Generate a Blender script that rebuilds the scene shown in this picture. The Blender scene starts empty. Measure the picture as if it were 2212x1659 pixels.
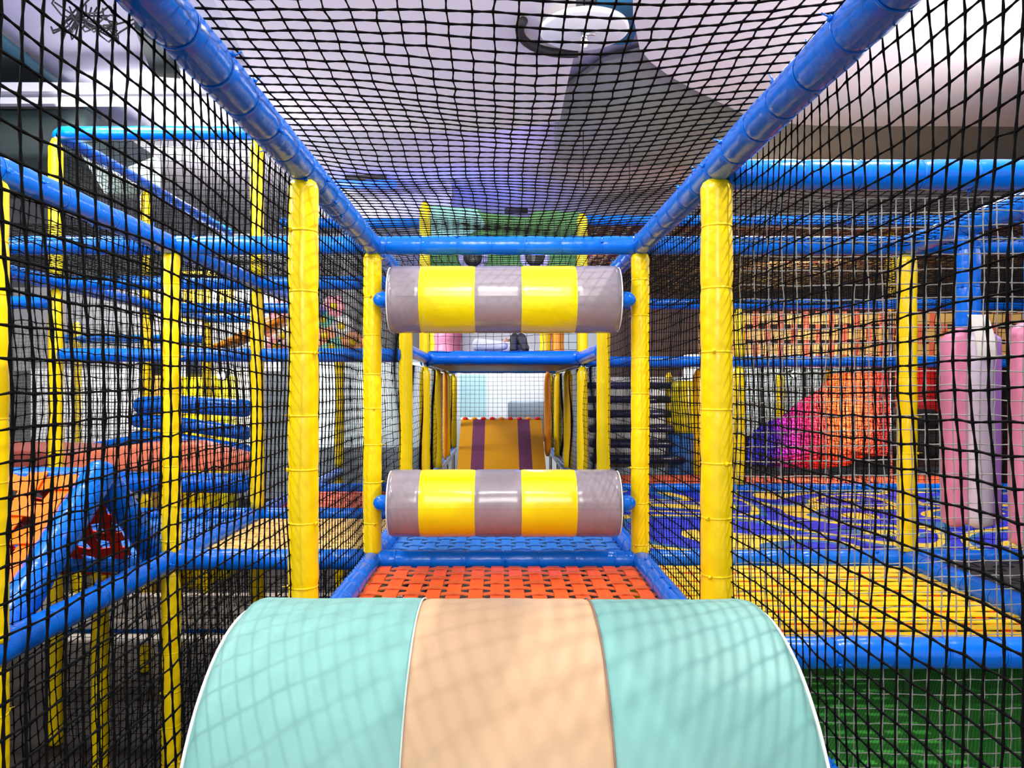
import bpy, math, random
import numpy as np
from mathutils import Vector, Matrix, noise
R = random.Random(7)
S = bpy.context.scene
COL = S.collection
ZC = 2.17                                  # eye height above the ground floor
F = 1640.0; VX, VY = 1079.0, 838.0         # focal length and vanishing point of the 2212x1659 frame

# ---------------------------------------------------------------- camera, light, exposure
cd = bpy.data.cameras.new('camera'); cam = bpy.data.objects.new('camera', cd); COL.objects.link(cam)
cam.location = (0, 0, ZC); cam.rotation_euler = (math.pi/2, 0, 0)
cd.sensor_width = 36; cd.lens = F/2212*36
cd.shift_x = (1106-VX)/2212; cd.shift_y = (VY-829.5)/2212
cd.clip_start = .05; cd.clip_end = 60
S.camera = cam
S.view_settings.view_transform = 'Standard'; S.view_settings.look = 'None'
S.view_settings.gamma = 1; S.view_settings.use_curve_mapping = False
S.view_settings.exposure = 0.25
w = bpy.data.worlds.new('world'); S.world = w; w.use_nodes = True
w.node_tree.nodes['Background'].inputs[0].default_value = (.93, .95, 1, 1)
w.node_tree.nodes['Background'].inputs[1].default_value = .85

def lamp(name, kind, loc, power, col=(1, 1, 1), size=.3, size_y=None, target=None, blend=.6, angle=90, spec=1.0):
    l = bpy.data.lights.new(name, kind); l.energy = power; l.color = col; l.specular_factor = spec
    if kind == 'AREA':
        l.size = size
        if size_y: l.shape = 'RECTANGLE'; l.size_y = size_y
    elif kind == 'SPOT':
        l.shadow_soft_size = size; l.spot_blend = blend; l.spot_size = math.radians(angle)
    else: l.shadow_soft_size = size
    o = bpy.data.objects.new(name, l); COL.objects.link(o); o.location = loc
    if target is not None:
        o.rotation_euler = (Vector(target)-Vector(loc)).to_track_quat('-Z', 'Y').to_euler()
    return o
lamp('ceiling_spot_light', 'SPOT', (1.7, 1.9, ZC+2.35), 270, (1, .95, .88), .022, target=(.2, 1.7, ZC-.6), angle=95)
lamp('ceiling_spot_light', 'SPOT', (-1.9, .6, ZC+2.3), 150, (.9, .95, 1), .018, target=(-.1, 1.8, ZC-.4), angle=90)
lamp('added_panel_fill', 'AREA', (1.9, 4.4, ZC+2.3), 75, (1, .96, .9), .9, target=(1.9, 3.4, ZC-1))  # overhead area lights here are added fill, no fixture behind them
lamp('added_panel_fill', 'AREA', (-2.4, 4.0, ZC+2.3), 75, (1, .97, .93), .9, target=(-2.2, 4.6, ZC-1))
lamp('added_panel_fill', 'AREA', (0, -2.4, ZC+1.6), 95, (1, .97, .93), 1.6, target=(0, 3, ZC+.3))  # added frontal fill behind the camera
lamp('added_panel_fill', 'AREA', (2.8, 9, ZC+2.3), 40, (1, .93, .85), 1.2, target=(2.6, 8, ZC-1))
lamp('added_panel_fill', 'AREA', (-3.0, 7.6, ZC+2.3), 260, (1, .97, .93), 1.2, target=(-3.2, 9, ZC-.6))  # added wash to brighten the far left partitions
lamp('added_panel_fill', 'AREA', (0, 11.2, ZC+2.2), 120, (.9, .96, 1), 1.2, target=(0, 13, ZC-.4))
lamp('blue_stage_light', 'SPOT', (-.6, 8.3, ZC+.95), 300, (.05, .12, 1), .1, target=(-.5, 10.6, ZC+2.58), angle=85, blend=1)
lamp('violet_stage_light', 'SPOT', (.8, 7.2, ZC+.95), 120, (.45, .32, 1), .1, target=(.6, 8.6, ZC+2.58), angle=110, blend=1)
lamp('violet_stage_light', 'SPOT', (-3.2, 3.6, ZC+1.7), 50, (.35, .4, 1), .1, target=(-3.4, 5.0, ZC+2.58), angle=110, blend=1)
for ux, uy in ((-3.4, 1.7), (3.4, 2.6), (3.4, 4.7), (-3.4, 6.8)):
    lamp('added_ceiling_fill', 'AREA', (ux, uy, ZC+1.45), (36 if uy < 3 else 30) if ux > 0 else 80, (.97, .96, 1), 1.6, target=(ux*.35, uy+.8, ZC+2.6))  # added fill hung in mid-air to brighten the ceiling, backs unseen
lamp('added_ceiling_fill', 'AREA', (0, 1.2, ZC+1.6), 60, (1, .96, .93), .8, target=(0, 3.2, ZC+2.6))  # added upward fill for the middle of the ceiling
lamp('added_under_deck_fill', 'AREA', (3.2, 7.9, ZC+1.1), 60, (1, .95, .9), .8, target=(3.6, 10, ZC-.2))  # added fill below the woven canopy
lamp('added_panel_fill', 'AREA', (-2.1, 2.2, ZC+2.2), 45, (1, .97, .93), .7, target=(-2.3, 3.6, ZC-.6))  # added fill for the tent and salmon pad
lamp('added_under_deck_fill', 'AREA', (2.9, 5.86, ZC+.1), 30, (1, .95, .9), .5, target=(2.95, 6.6, ZC-.3))  # added fill to brighten the rainbow net, its back to the camera
lamp('blue_stage_light', 'POINT', (.25, 5.35, ZC+.62), 9, (.05, .1, 1), .05)

# ---------------------------------------------------------------- helpers
def W(x, y, z): return Vector((x, y, z+ZC))
def P(px, py, d): return W((px-VX)/F*d, d, (VY-py)/F*d)
def PZ(px, py, h):                        # point where the line of sight meets the height h over the eye
    d = h*F/(VY-py); return ((px-VX)/F*d, d)

class MB:
    def __init__(s): s.v = []; s.f = []; s.m = []
    def add(s, vs, fs, mi=0):
        b = len(s.v); s.v += [tuple(v) for v in vs]; s.f += [tuple(i+b for i in f) for f in fs]; s.m += [mi]*len(fs); return s
    def box(s, c, d, mi=0, bev=0, rot=None):
        cx, cy, cz = c; a, b, e = d[0]/2, d[1]/2, d[2]/2
        if bev:
            bev = min(bev, a*.99, b*.99, e*.99)
            vs = []
            for sx in (-1, 1):
                for sy in (-1, 1):
                    for sz in (-1, 1):
                        for k in range(3):
                            q = [a, b, e]
                            q = [q[i]-(0 if i == k else bev) for i in range(3)]
                            vs.append(Vector((sx*q[0], sy*q[1], sz*q[2])))
            import bmesh
            bm = bmesh.new(); [bm.verts.new(v) for v in vs]; bmesh.ops.convex_hull(bm, input=bm.verts)
            bm.verts.index_update(); vs = [v.co.copy() for v in bm.verts]; fs = [[v.index for v in f.verts] for f in bm.faces]; bm.free()
        else:
            vs = [Vector((x, y, z)) for x in (-a, a) for y in (-b, b) for z in (-e, e)]
            fs = [(0, 1, 3, 2), (4, 6, 7, 5), (0, 4, 5, 1), (2, 3, 7, 6), (0, 2, 6, 4), (1, 5, 7, 3)]
        if rot is not None: vs = [rot @ v for v in vs]
        return s.add([(v[0]+cx, v[1]+cy, v[2]+cz) for v in vs], fs, mi)
    def tube(s, pts, rad, n=12, mi=0, cap=True):
        pts = [Vector(p) for p in pts]; N = len(pts)
        if not hasattr(rad, '__len__'): rad = [rad]*N
        up = None; rings = []
        for i, p in enumerate(pts):
            t = (pts[min(i+1, N-1)]-pts[max(i-1, 0)]).normalized()
            if up is None: up = Vector((0, 0, 1)) if abs(t.z) < .9 else Vector((1, 0, 0))
            a = (up - t*up.dot(t)).normalized(); b = t.cross(a); up = a
            rings.append([p+(a*math.cos(2*math.pi*k/n)+b*math.sin(2*math.pi*k/n))*rad[i] for k in range(n)])
        vs = [v for r in rings for v in r]
        fs = [(i*n+k, i*n+(k+1) % n, (i+1)*n+(k+1) % n, (i+1)*n+k) for i in range(N-1) for k in range(n)]
        if cap: fs += [tuple(range(n-1, -1, -1)), tuple((N-1)*n+k for k in range(n))]
        return s.add(vs, fs, mi)
    def prism(s, poly, z0, z1, mi=0):      # polygon in xy extruded in z
        n = len(poly); vs = [(x, y, z0) for x, y in poly]+[(x, y, z1) for x, y in poly]
        fs = [tuple(range(n-1, -1, -1)), tuple(range(n, 2*n))]+[(i, (i+1) % n, n+(i+1) % n, n+i) for i in range(n)]
        return s.add(vs, fs, mi)
    def grid(s, fn, nu, nv, mi=0):
        vs = [fn(u/nu, v/nv) for v in range(nv+1) for u in range(nu+1)]
        fs = [(v*(nu+1)+u, v*(nu+1)+u+1, (v+1)*(nu+1)+u+1, (v+1)*(nu+1)+u) for v in range(nv) for u in range(nu)]
        return s.add(vs, fs, mi)
    def ball(s, c, r, n=16, mi=0):
        c = Vector(c); r = Vector(r) if hasattr(r, '__len__') else Vector((r, r, r))
        m = n//2; vs = [c+Vector((0, 0, r.z))]
        for i in range(1, m):
            th = math.pi*i/m
            vs += [c+Vector((r.x*math.sin(th)*math.cos(2*math.pi*k/n), r.y*math.sin(th)*math.sin(2*math.pi*k/n), r.z*math.cos(th))) for k in range(n)]
        vs.append(c-Vector((0, 0, r.z))); L = len(vs)-1
        fs = [(0, 1+k, 1+(k+1) % n) for k in range(n)]
        for i in range(m-2):
            a = 1+i*n; fs += [(a+k, a+n+k, a+n+(k+1) % n, a+(k+1) % n) for k in range(n)]
        a = 1+(m-2)*n; fs += [(a+k, L, a+(k+1) % n) for k in range(n)]
        return s.add(vs, fs, mi)
    def mesh(s, name, mats, smooth=True):
        me = bpy.data.meshes.new(name); me.from_pydata(s.v, [], s.f)
        for m in (mats if isinstance(mats, (list, tuple)) else [mats]): me.materials.append(m)
        if any(s.m): me.polygons.foreach_set('material_index', s.m)
        if smooth: me.polygons.foreach_set('use_smooth', [True]*len(s.f)); 
        me.update(); return me

def link(name, me, parent=None, loc=None):
    o = bpy.data.objects.new(name, me); COL.objects.link(o)
    if parent is not None: o.parent = parent
    if loc is not None: o.location = loc
    return o
def obj(name, mb, mats, parent=None, smooth=True, loc=None):
    return link(name, mb.mesh(name, mats, smooth), parent, loc)
def tag(o, label=None, cat=None, group=None, kind=None):
    if label: o['label'] = label
    if cat: o['category'] = cat
    if group: o['group'] = group
    if kind: o['kind'] = kind
    return o
def thing(name, label, cat, loc=(0, 0, 0), group=None):
    o = bpy.data.objects.new(name, None); COL.objects.link(o); o.location = loc; o.empty_display_size = .1
    return tag(o, label, cat, group)
def autosmooth(o, deg=35):
    try:
        me = o.data; me.polygons.foreach_set('use_smooth', [True]*len(me.polygons))
        me.set_sharp_from_angle(angle=math.radians(deg))
    except Exception: pass
    return o

# ---------------------------------------------------------------- materials
def mat(name, col, rough=.5, spec=.5, coat=0, metal=0, emit=None, estr=1, bump=None, vary=None, trans=0):
    m = bpy.data.materials.new(name); m.use_nodes = True; nt = m.node_tree; b = nt.nodes['Principled BSDF']
    b.inputs['Base Color'].default_value = (*col, 1); b.inputs['Roughness'].default_value = rough
    b.inputs['Specular IOR Level'].default_value = spec; b.inputs['Metallic'].default_value = metal
    b.inputs['Coat Weight'].default_value = coat; b.inputs['Coat Roughness'].default_value = .12
    if emit: b.inputs['Emission Color'].default_value = (*emit, 1); b.inputs['Emission Strength'].default_value = estr
    tc = nt.nodes.new('ShaderNodeTexCoord')
    if bump:                               # (scale, strength, distance)
        n = nt.nodes.new('ShaderNodeTexNoise'); n.inputs['Scale'].default_value = bump[0]; n.inputs['Detail'].default_value = 3
        bp = nt.nodes.new('ShaderNodeBump'); bp.inputs['Strength'].default_value = bump[1]; bp.inputs['Distance'].default_value = bump[2]
        nt.links.new(tc.outputs['Object'], n.inputs['Vector']); nt.links.new(n.outputs['Fac'], bp.inputs['Height']); nt.links.new(bp.outputs['Normal'], b.inputs['Normal'])
    if vary:                               # (scale, other colour)
        n = nt.nodes.new('ShaderNodeTexNoise'); n.inputs['Scale'].default_value = vary[0]; n.inputs['Detail'].default_value = 5
        mx = nt.nodes.new('ShaderNodeMix'); mx.data_type = 'RGBA'
        mx.inputs['A'].default_value = (*col, 1); mx.inputs['B'].default_value = (*vary[1], 1)
        nt.links.new(tc.outputs['Object'], n.inputs['Vector']); nt.links.new(n.outputs['Fac'], mx.inputs['Factor']); nt.links.new(mx.outputs['Result'], b.inputs['Base Color'])
    return m
BLUE = mat('blue_vinyl', (.0, .145, .72), .24, .34, .08, bump=(14, .35, .012))
YEL = mat('yellow_vinyl', (.96, .68, .0), .28, .38, .12, bump=(11, .28, .012))
NET = mat('black_net_cord', (.004, .004, .004), .8, .06)
NETL = mat('lit_net_cord', (.50, .48, .44), .7, .3, vary=(2.2, (.05, .05, .05)))  # pale grey stands for light falling on the dark cord
TEAL = mat('teal_vinyl', (.185, .425, .385), .5, .4, bump=(9, .5, .01))
PEACH = mat('peach_vinyl', (.56, .36, .20), .5, .4, bump=(9, .5, .01))
WPIPE = mat('white_piping', (.85, .85, .82), .4)
GREYV = mat('mauve_grey_vinyl', (.27, .23, .26), .22, .6, .3, bump=(10, .25, .006))
YELV = mat('lemon_vinyl', (.80, .70, .0), .24, .5, .3, bump=(10, .25, .006))
ORED = mat('orange_red_webbing', (.83, .09, .01), .5, bump=(60, .2, .002))
OBRN = mat('rust_webbing', (.62, .10, .02), .5, bump=(60, .2, .002))
YWEB = mat('yellow_webbing', (.98, .62, .0), .32, .5, bump=(50, .2, .002))
RWEB = mat('red_webbing', (.75, .02, .0), .5)
OWEB = mat('orange_webbing', (1.0, .17, .004), .5, .2, bump=(50, .2, .002))
BWEB = mat('blue_webbing', (.01, .17, .60), .4, bump=(50, .2, .002))
TWEB = mat('tan_webbing', (.85, .56, .16), .5)
SWEB = mat('salmon_webbing', (.9, .18, .08), .5)
DBRN = mat('shaded_brown_webbing', (.12, .02, .01), .6); MUST = mat('shaded_mustard_webbing', (.34, .20, .03), .6)  # shade under the upper storey is put into these dark strap colours
KWEB = mat('black_webbing', (.02, .02, .022), .5)
SALM = mat('salmon_vinyl', (1, .25, .12), .3, bump=(10, .3, .01))
PINK = mat('pink_vinyl', (.62, .20, .33), .32, bump=(8, .3, .012))
PALE = mat('pearl_vinyl', (.60, .54, .66), .32, bump=(8, .3, .012))
LILA = mat('lilac_vinyl', (.48, .20, .62), .32, bump=(8, .3, .012))
DARK = mat('dark_rubber', (.012, .011, .012), .7, bump=(30, .4, .01))
STEEL = mat('steel', (.5, .5, .52), .3, metal=1)
WHITE = mat('white_paint', (.8, .8, .82), .6)
DGREEN = mat('dark_green_paint', (.03, .05, .045), .6)
OCHRE = mat('ochre_vinyl', (.55, .25, .004), .7, .1, bump=(10, .3, .01))
PURP = mat('purple_vinyl', (.13, .035, .09), .7, .1, bump=(10, .3, .01))
ORAN = mat('orange_plastic', (1, .35, .01), .3)
REDP = mat('red_plastic', (.8, .02, .02), .3)

# ---------------------------------------------------------------- the room
def struct(name, mb, m, smooth=False): return tag(obj(name, mb, m, smooth=smooth), kind='structure')
CEIL = mat('lilac_white_ceiling', (.72, .68, .76), .8, vary=(1.3, (.60, .60, .68)))
FLR = mat('brown_rubber_floor', (.035, .025, .02), .75, vary=(3, (.012, .01, .009)))
WALLM = mat('pale_wall_paint', (.72, .76, .80), .7, vary=(.7, (.62, .66, .72)))
WGREY = mat('grey_wall_paint', (.20, .21, .22), .7)
WDRK = mat('brown_wall_paint', (.10, .055, .045), .7)
struct('floor', MB().box((0, 6, -.1), (20, 20, .2)), FLR)
struct('ceiling', MB().box((0, 6, ZC+2.68), (20, 20, .2)), CEIL)
struct('wall_back', MB().box((0, 15, 2.3), (20, .2, 4.9)), WALLM)
struct('wall_left', MB().box((-9, 6, 2.3), (.2, 18, 4.9)), WGREY)
struct('wall_right', MB().box((9, 6, 2.3), (.2, 18, 4.9)), WDRK)

# ---------------------------------------------------------------- padded posts and rails
L0, M, T, U = -.77, .20, .64, 1.55
XA, XB, X1, X2, X3, XR, XR2 = -.571, .632, -1.475, -2.70, -3.90, 1.83, 3.03
PR = .041
_tie = {}
def tie_mesh(r, m):
    k = (round(r, 4), m.name)
    if k not in _tie:
        b = MB(); n = 20; prof = [(-.003, r), (-.0025, r+.0018), (.0025, r+.0018), (.003, r)]
        vs = [(q*math.cos(2*math.pi*i/n), q*math.sin(2*math.pi*i/n), z) for z, q in prof for i in range(n)]
        fs = [(j*n+i, j*n+(i+1) % n, (j+1)*n+(i+1) % n, (j+1)*n+i) for j in range(3) for i in range(n)]
        b.add(vs, fs); b.box((r+.004, 0, 0), (.008, .009, .010)); b.box((r+.012, .003, .002), (.02, .003, .0015))
        _tie[k] = b.mesh('cable_tie', m)
    return _tie[k]
def pad_mb(L, r, seed, gap=.165, near=True, dome=0):
    step = .012 if near else .05
    n = 22 if near else 12; N = max(3, int(L/step)); b = MB(); pts = []
    rg = random.Random(seed); ph = rg.random()*gap
    ties = []; t = ph
    while t < L-.02:
        if t > .02: ties.append(t)
        t += gap*(.9+.2*rg.random())
    vs = []
    for i in range(N+1):
        z = L*i/N
        dt = min([abs(z-q) for q in ties] or [1])
        base = r*(1-(.05 if dome else .085)*math.exp(-(dt/.011)**2)) + r*.02*min(1, dt/.05)
        if dome:
            if z > L-dome: base *= math.sqrt(max(.12, 1-((z-L+dome)/dome)**2*.75))
        for k in range(n):
            a = 2*math.pi*k/n
            q = base*(1+.035*noise.noise(Vector((math.cos(a)*1.4+seed*3.1, math.sin(a)*1.4, z*13))) + .02*noise.noise(Vector((math.cos(a)*4+seed, math.sin(a)*4, z*40))))
            vs.append((q*math.cos(a), q*math.sin(a), z))
    fs = [(i*n+k, i*n+(k+1) % n, (i+1)*n+(k+1) % n, (i+1)*n+k) for i in range(N) for k in range(n)]
    fs += [tuple(range(n-1, -1, -1)), tuple(N*n+k for k in range(n))]
    return b.add(vs, fs), ties
_cnt = [0]
def padded(parent, name, p0, p1, r, m, near, gap=.165, dome=0):
    p0 = Vector(p0); p1 = Vector(p1); L = (p1-p0).length; _cnt[0] += 1
    b, ties = pad_mb(L, r, _cnt[0] % 17, gap, near, dome)
    q = (p1-p0).to_track_quat('Z', 'Y')
    o = obj(name, b, m, parent); o.rotation_mode = 'QUATERNION'; o.rotation_quaternion = q; o.location = p0-parent.location
    if near:
        me = tie_mesh(r*.955, m)
        for t in ties:
            c = link('cable_tie', me, parent); c.rotation_mode = 'QUATERNION'
            c.rotation_quaternion = q @ Matrix.Rotation(R.uniform(0, 6.28), 4, 'Z').to_quaternion()
            c.location = p0-parent.location+(p1-p0).normalized()*t
    return o
def rail(p0, p1, label, r=PR, m=BLUE, name='padded_rail'):
    p0 = W(*p0); p1 = W(*p1); near = min(p0.y, p1.y) < 4.0
    t = thing(name, label, 'rail', p0, 'blue padded rails of the play frame')
    padded(t, 'foam_sleeve', p0, p1, r, m, near)
    st = MB(); st.tube([p0-t.location, p1-t.location], r*.45, 10); obj('steel_pipe', st, STEEL, t)
    return t
def post(x, y, segs, label, r=PR, m=YEL, dome=.03):
    t = thing('padded_post', label, 'post', W(x, y, -ZC), 'yellow padded posts of the play frame')
    near = y < 4.0
    for z0, z1 in segs:
        padded(t, 'foam_sleeve', W(x, y, z0), W(x, y, z1), r, m, near, gap=.17, dome=dome)
    st = MB(); st.tube([(0, 0, 0), (0, 0, max(s[1] for s in segs)+ZC+.01)], r*.45, 10); obj('steel_pipe', st, STEEL, t)
    return t
G = -ZC
low, up = (G+.01, L0-PR), (L0+PR-.01, T-PR+.01)
g = .036
ordn = ['', 'first', 'second', 'third', 'fourth', 'fifth', 'sixth', 'seventh']
post(XA, 2.21, [low, up], 'yellow padded post standing nearest on the left, rising behind the teal hump', r=.043)
post(XB, 2.21, [low, up], 'yellow padded post standing nearest on the right, rising behind the teal hump', r=.045)
post(XA, 3.41, [low, up], 'yellow padded post that carries the left ends of both striped rollers')
post(XB, 3.41, [low, up], 'yellow padded post that carries the right ends of both striped rollers')
for s, x, w_ in (('left', XA, 'left'), ('right', XB, 'right')):
    post(x, 4.62, [(L0+g, T-g)], f'yellow padded post just behind the {w_} part of the striped rollers')
    post(x, 5.8, [(L0+g, M-g), (M+g, 1.42 if s == 'left' else 1.33)], f'tall yellow post at the {w_} end of the platform rail, beside the green face panel')
    for i, y in enumerate((7.0, 8.2, 9.4)):
        post(x, y, [(L0+g, M-g)], f'far yellow post on the {w_} of the low tunnel, {("third from the back end", "second from the back", "at the back end")[i]}', m=YEL)
post(X1, 2.21, [low, up], 'yellow post cut by the left edge of the photo, nearest in the outer left row')
post(X1, 3.41, [low, up], 'yellow padded post at the foot of the orange woven tent, outer left row')
post(X1, 4.62, [low, (L0+g, T-g), (T+g, U-g)], 'tall yellow padded post right of the stacked blue beams, carrying the upper storey')
post(X1, 5.8, [(G+.01, L0-g), (L0+g, T-g)], 'yellow padded post behind the nearest left post, outer left row')
post(X1, 7.0, [(G+.01, L0-g), (L0+g, T-g)], 'farthest yellow padded post of the outer left row, in front of the pale wall')
post(X2, 4.62, [low, (L0+g, T-g), (T+g, U-g)], 'tall yellow padded post at the front left corner of the upper storey')
post(X2, 5.8, [low, (L0+g, T-g), (T+g, U-g)], 'tall yellow post at the left end of the stacked blue beams')
post(X2, 7.0, [low, (L0+g, T-g)], 'yellow padded post behind the stacked blue beams, before the yellow lockers')
post(X3, 7.0, [low, (L0+g, T-g)], 'thin far yellow padded post between pale wall and mesh screen at far left')
post(X3, 5.8, [low, (L0+g, T-g)], 'dark yellow padded post in front of the mesh screen at the left edge')
post(XR, 3.41, [(L0+PR, T-PR)], 'yellow padded post left of the pink punch bags, at the corner of the yellow deck')
post(XR, 5.8, [(L0+g, M-g), (M+g, T-g)], 'ochre yellow padded post behind the nearest right post, at the patterned carpet edge')
post(XR, 7.0, [(G+.01, M-g)], 'slim far yellow padded post between the yellow drum and the nearest right post')
post(XR, 8.2, [(G+.01, M-g)], 'slim far yellow padded post left of the yellow drum')
post(XR2, 7.0, [(L0+g, M-g)], 'slim yellow padded post in front of the rainbow crochet net')
post(XR2, 8.2, [(L0+g, M-g)], 'slim far yellow padded post left of the rainbow crochet net, near a bright lamp')
post(XR, 6.6, [(T+g, 1.30)], 'short yellow padded post of the upper right storey, nearer the middle')
post(3.4, 6.6, [(T+g, 1.36)], 'short yellow padded post of the upper right storey, above the yellow deck corner')

e = .028
rail((XA, .35, T), (XA, 3.41, T), 'long blue padded rail running overhead along the upper left of the passage', r=.045)
rail((XB, .35, T), (XB, 3.41, T), 'long blue padded rail running overhead along the upper right of the passage', r=.045)
rail((XA+e, 3.41, T), (XB-e, 3.41, T), 'blue padded crossbar above the upper striped roller')
rail((XA, 3.44, T), (XA, 4.60, T), 'short blue padded rail running back from the left end of the roller crossbar')
rail((XB, 3.44, T), (XB, 4.60, T), 'short blue padded rail running back from the right end of the roller crossbar')
rail((XA, .6, L0), (XA, 3.41, L0), 'blue padded rail along the left edge of the orange red woven deck')
rail((XB, .6, L0), (XB, 3.41, L0), 'blue padded rail between the orange red deck and the yellow deck')
rail((XA+e, 3.41, L0), (XB-e, 3.41, L0), 'blue padded crossbar between the orange red deck and the blue deck behind')
rail((XA, 3.44, L0), (XA, 4.60, L0), 'blue padded rail along the left edge of the blue woven deck under the roller')
rail((XB, 3.44, L0), (XB, 4.60, L0), 'blue padded rail along the right edge of the blue woven deck under the roller')
rail((XA+e, 4.62, L0), (XB-e, 4.62, L0), 'blue padded crossbar behind the lower striped roller at deck level')
# right bay
rail((XB+e, 2.21, T-.02), (2.6, 2.21, T-.02), 'thick blue padded rail crossing the upper right of the photo', r=.043)
rail((XB+e, 3.41, T), (XR, 3.41, T), 'blue padded top rail from the right roller post to the corner above the punch bags')
rail((XR, 3.41, T), (2.75, 3.41, T), 'blue padded top rail running on to the right edge behind the punch bags')
rail((XR, 2.25, T), (XR, 3.38, T), 'blue padded rail from which the pink punch bags hang', r=.045)
rail((XB+e, 2.21, L0), (2.6, 2.21, L0), 'blue padded rail along the front of the yellow woven deck, above the green mat', r=.044)
rail((XB+e, 3.41, L0), (XR, 3.41, L0), 'blue padded rail between the yellow deck and the patterned carpet')
rail((XR, 3.41, L0), (2.75, 3.41, L0), 'blue padded deck rail under the punch bags, running to the right edge')
rail((XR, 2.25, L0), (XR, 3.38, L0), 'blue padded rail along the right side of the yellow woven deck', r=.045)
for a, b, n in ((XB+e, XR, 'nearest the passage'), (XR, XR2, 'behind the rainbow net side'), (XR2, 4.6, 'farthest right')):
    rail((a, 5.8, L0), (b, 5.8, L0), f'blue padded rail at the far edge of the patterned carpet, {n}')
    rail((a, 5.8, M), (b, 5.8, M), f'blue padded rail at platform height over the carpet, {n}')
    rail((a, 5.8, T), (b, 5.8, T), f'blue padded rail above the orange lattice barrier, {n}')
rail((XB, 5.9, 1.30), (4.6, 5.9, 1.30), 'blue padded rail high on the right in front of the upper woven ceiling')
rail((-1.7, 5.9, 1.28), (XA, 5.9, 1.28), 'dark blue padded rail high behind the passage, left of the green face panel')
# platform in the middle
rail((XA+e, 5.8, M+.03), (XB-e, 5.8, M+.03), 'glossy royal blue padded rail edging the middle platform below the shoes', r=.053)
rail((XA, 4.65, M+.03), (XA, 5.77, M+.03), 'blue padded rail leading back to the middle platform on the left')
rail((XB, 4.65, M+.03), (XB, 5.77, M+.03), 'blue padded rail leading back to the middle platform on the right', r=.05)
for x, s in ((XA, 'left'), (XB, 'right')):
    rail((x, 4.65, L0), (x, 9.4, L0), f'blue padded floor rail deep inside the tunnel, {s} side')
    rail((x, 5.83, M), (x, 9.4, M), f'blue padded top rail deep inside the tunnel, {s} side')
rail((XA+e, 8.2, M), (XB-e, 8.2, M), 'thin blue padded crossbar over the far net at the tunnel end')
# left bays
rail((X1, 1.1, T), (X1, 3.41, T), 'blue padded rail slanting down from the left edge to the outer left post', r=.044)
rail((X1, 3.44, T), (X1, 4.60, T), 'blue padded top rail running back behind the outer left post')
rail((X1, 4.65, T), (X1, 7.0, T), 'blue padded top rail of the outer left row, deep section')
rail((X1, 1.1, L0), (X1, 3.41, L0), 'blue padded deck rail slanting up from the lower left edge beside the orange tent', r=.047)
rail((X1, 3.44, L0), (X1, 4.60, L0), 'blue padded rail between blue deck and tan deck on the left')
rail((X1, 4.65, L0), (X1, 7.0, L0), 'blue padded deck rail of the outer left row, deep section beside the salmon deck')
rail((X1+e, 3.41, T), (XA-e, 3.41, T), 'blue padded top rail between the outer left post and the left roller post')
rail((-2.9, 3.41, T), (X1-e, 3.41, T), 'blue padded top rail reaching the left edge above the orange tent')
rail((X1+e, 3.41, L0), (XA-e, 3.41, L0), 'blue padded rail in front of the tan woven deck', r=.045)
rail((X1+e, 4.62, T), (XA-e, 4.62, T), 'blue padded top rail behind the nearest left post, second row')
rail((X2+e, 4.62, T), (X1-e, 4.62, T), 'blue padded top rail below the dark upper net, front of the upper storey')
rail((X1+e, 4.62, L0), (XA-e, 4.62, L0), 'blue padded rail between tan deck and salmon deck')
rail((X2+e, 4.62, L0), (X1-e, 4.62, L0), 'blue padded rail behind the blue deck on the left, under the bolster')
rail((X1+e, 5.8, L0), (XA-e, 5.8, L0), 'blue padded rail behind the salmon woven deck')
rail((X2, 3.2, T), (X2, 4.60, T), 'blue padded rail from the left edge to the corner post of the upper storey')
rail((X2, 4.65, T), (X2, 7.0, T), 'blue padded rail under the upper storey, running back on its left side')
rail((X2+e, 5.8, T-.03), (X1-e, 5.8, T-.03), 'blue padded crossbar under the upper storey, above the stacked beams')
rail((X2+e, 7.0, T), (X1-e, 7.0, T), 'far blue padded crossbar under the upper storey')
rail((-4.1, 4.62, T-.12), (X2-e, 4.62, T-.12), 'blue padded rail at the left edge below the upper storey corner')
rail((X2+e, 4.62, M), (X1-e, 4.62, M), 'blue padded rail at platform height, above the stacked blue beams')
rail((X1+e, 4.62, M), (XA-e, 4.62, M), 'blue padded rail at platform height between nearest left post and roller')
rail((-4.1, 7.0, M+.25), (X2-e, 7.0, M+.25), 'far dark blue padded rail before the mesh screen')
rail((X2+e, 4.62, U), (X1-e, 4.62, U), 'dark blue padded rail topping the front of the upper storey')
rail((X2, 4.65, U), (X2, 7.6, U), 'dark blue padded rail topping the left side of the upper storey')
rail((X1, 4.65, U), (X1, 7.6, U), 'dark blue padded rail topping the right side of the upper storey')
rail((X1+e, 7.0, T+.32), (XA-e, 7.0, T+.32), 'far dark blue padded rail seen between the left posts, upper storey')

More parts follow.
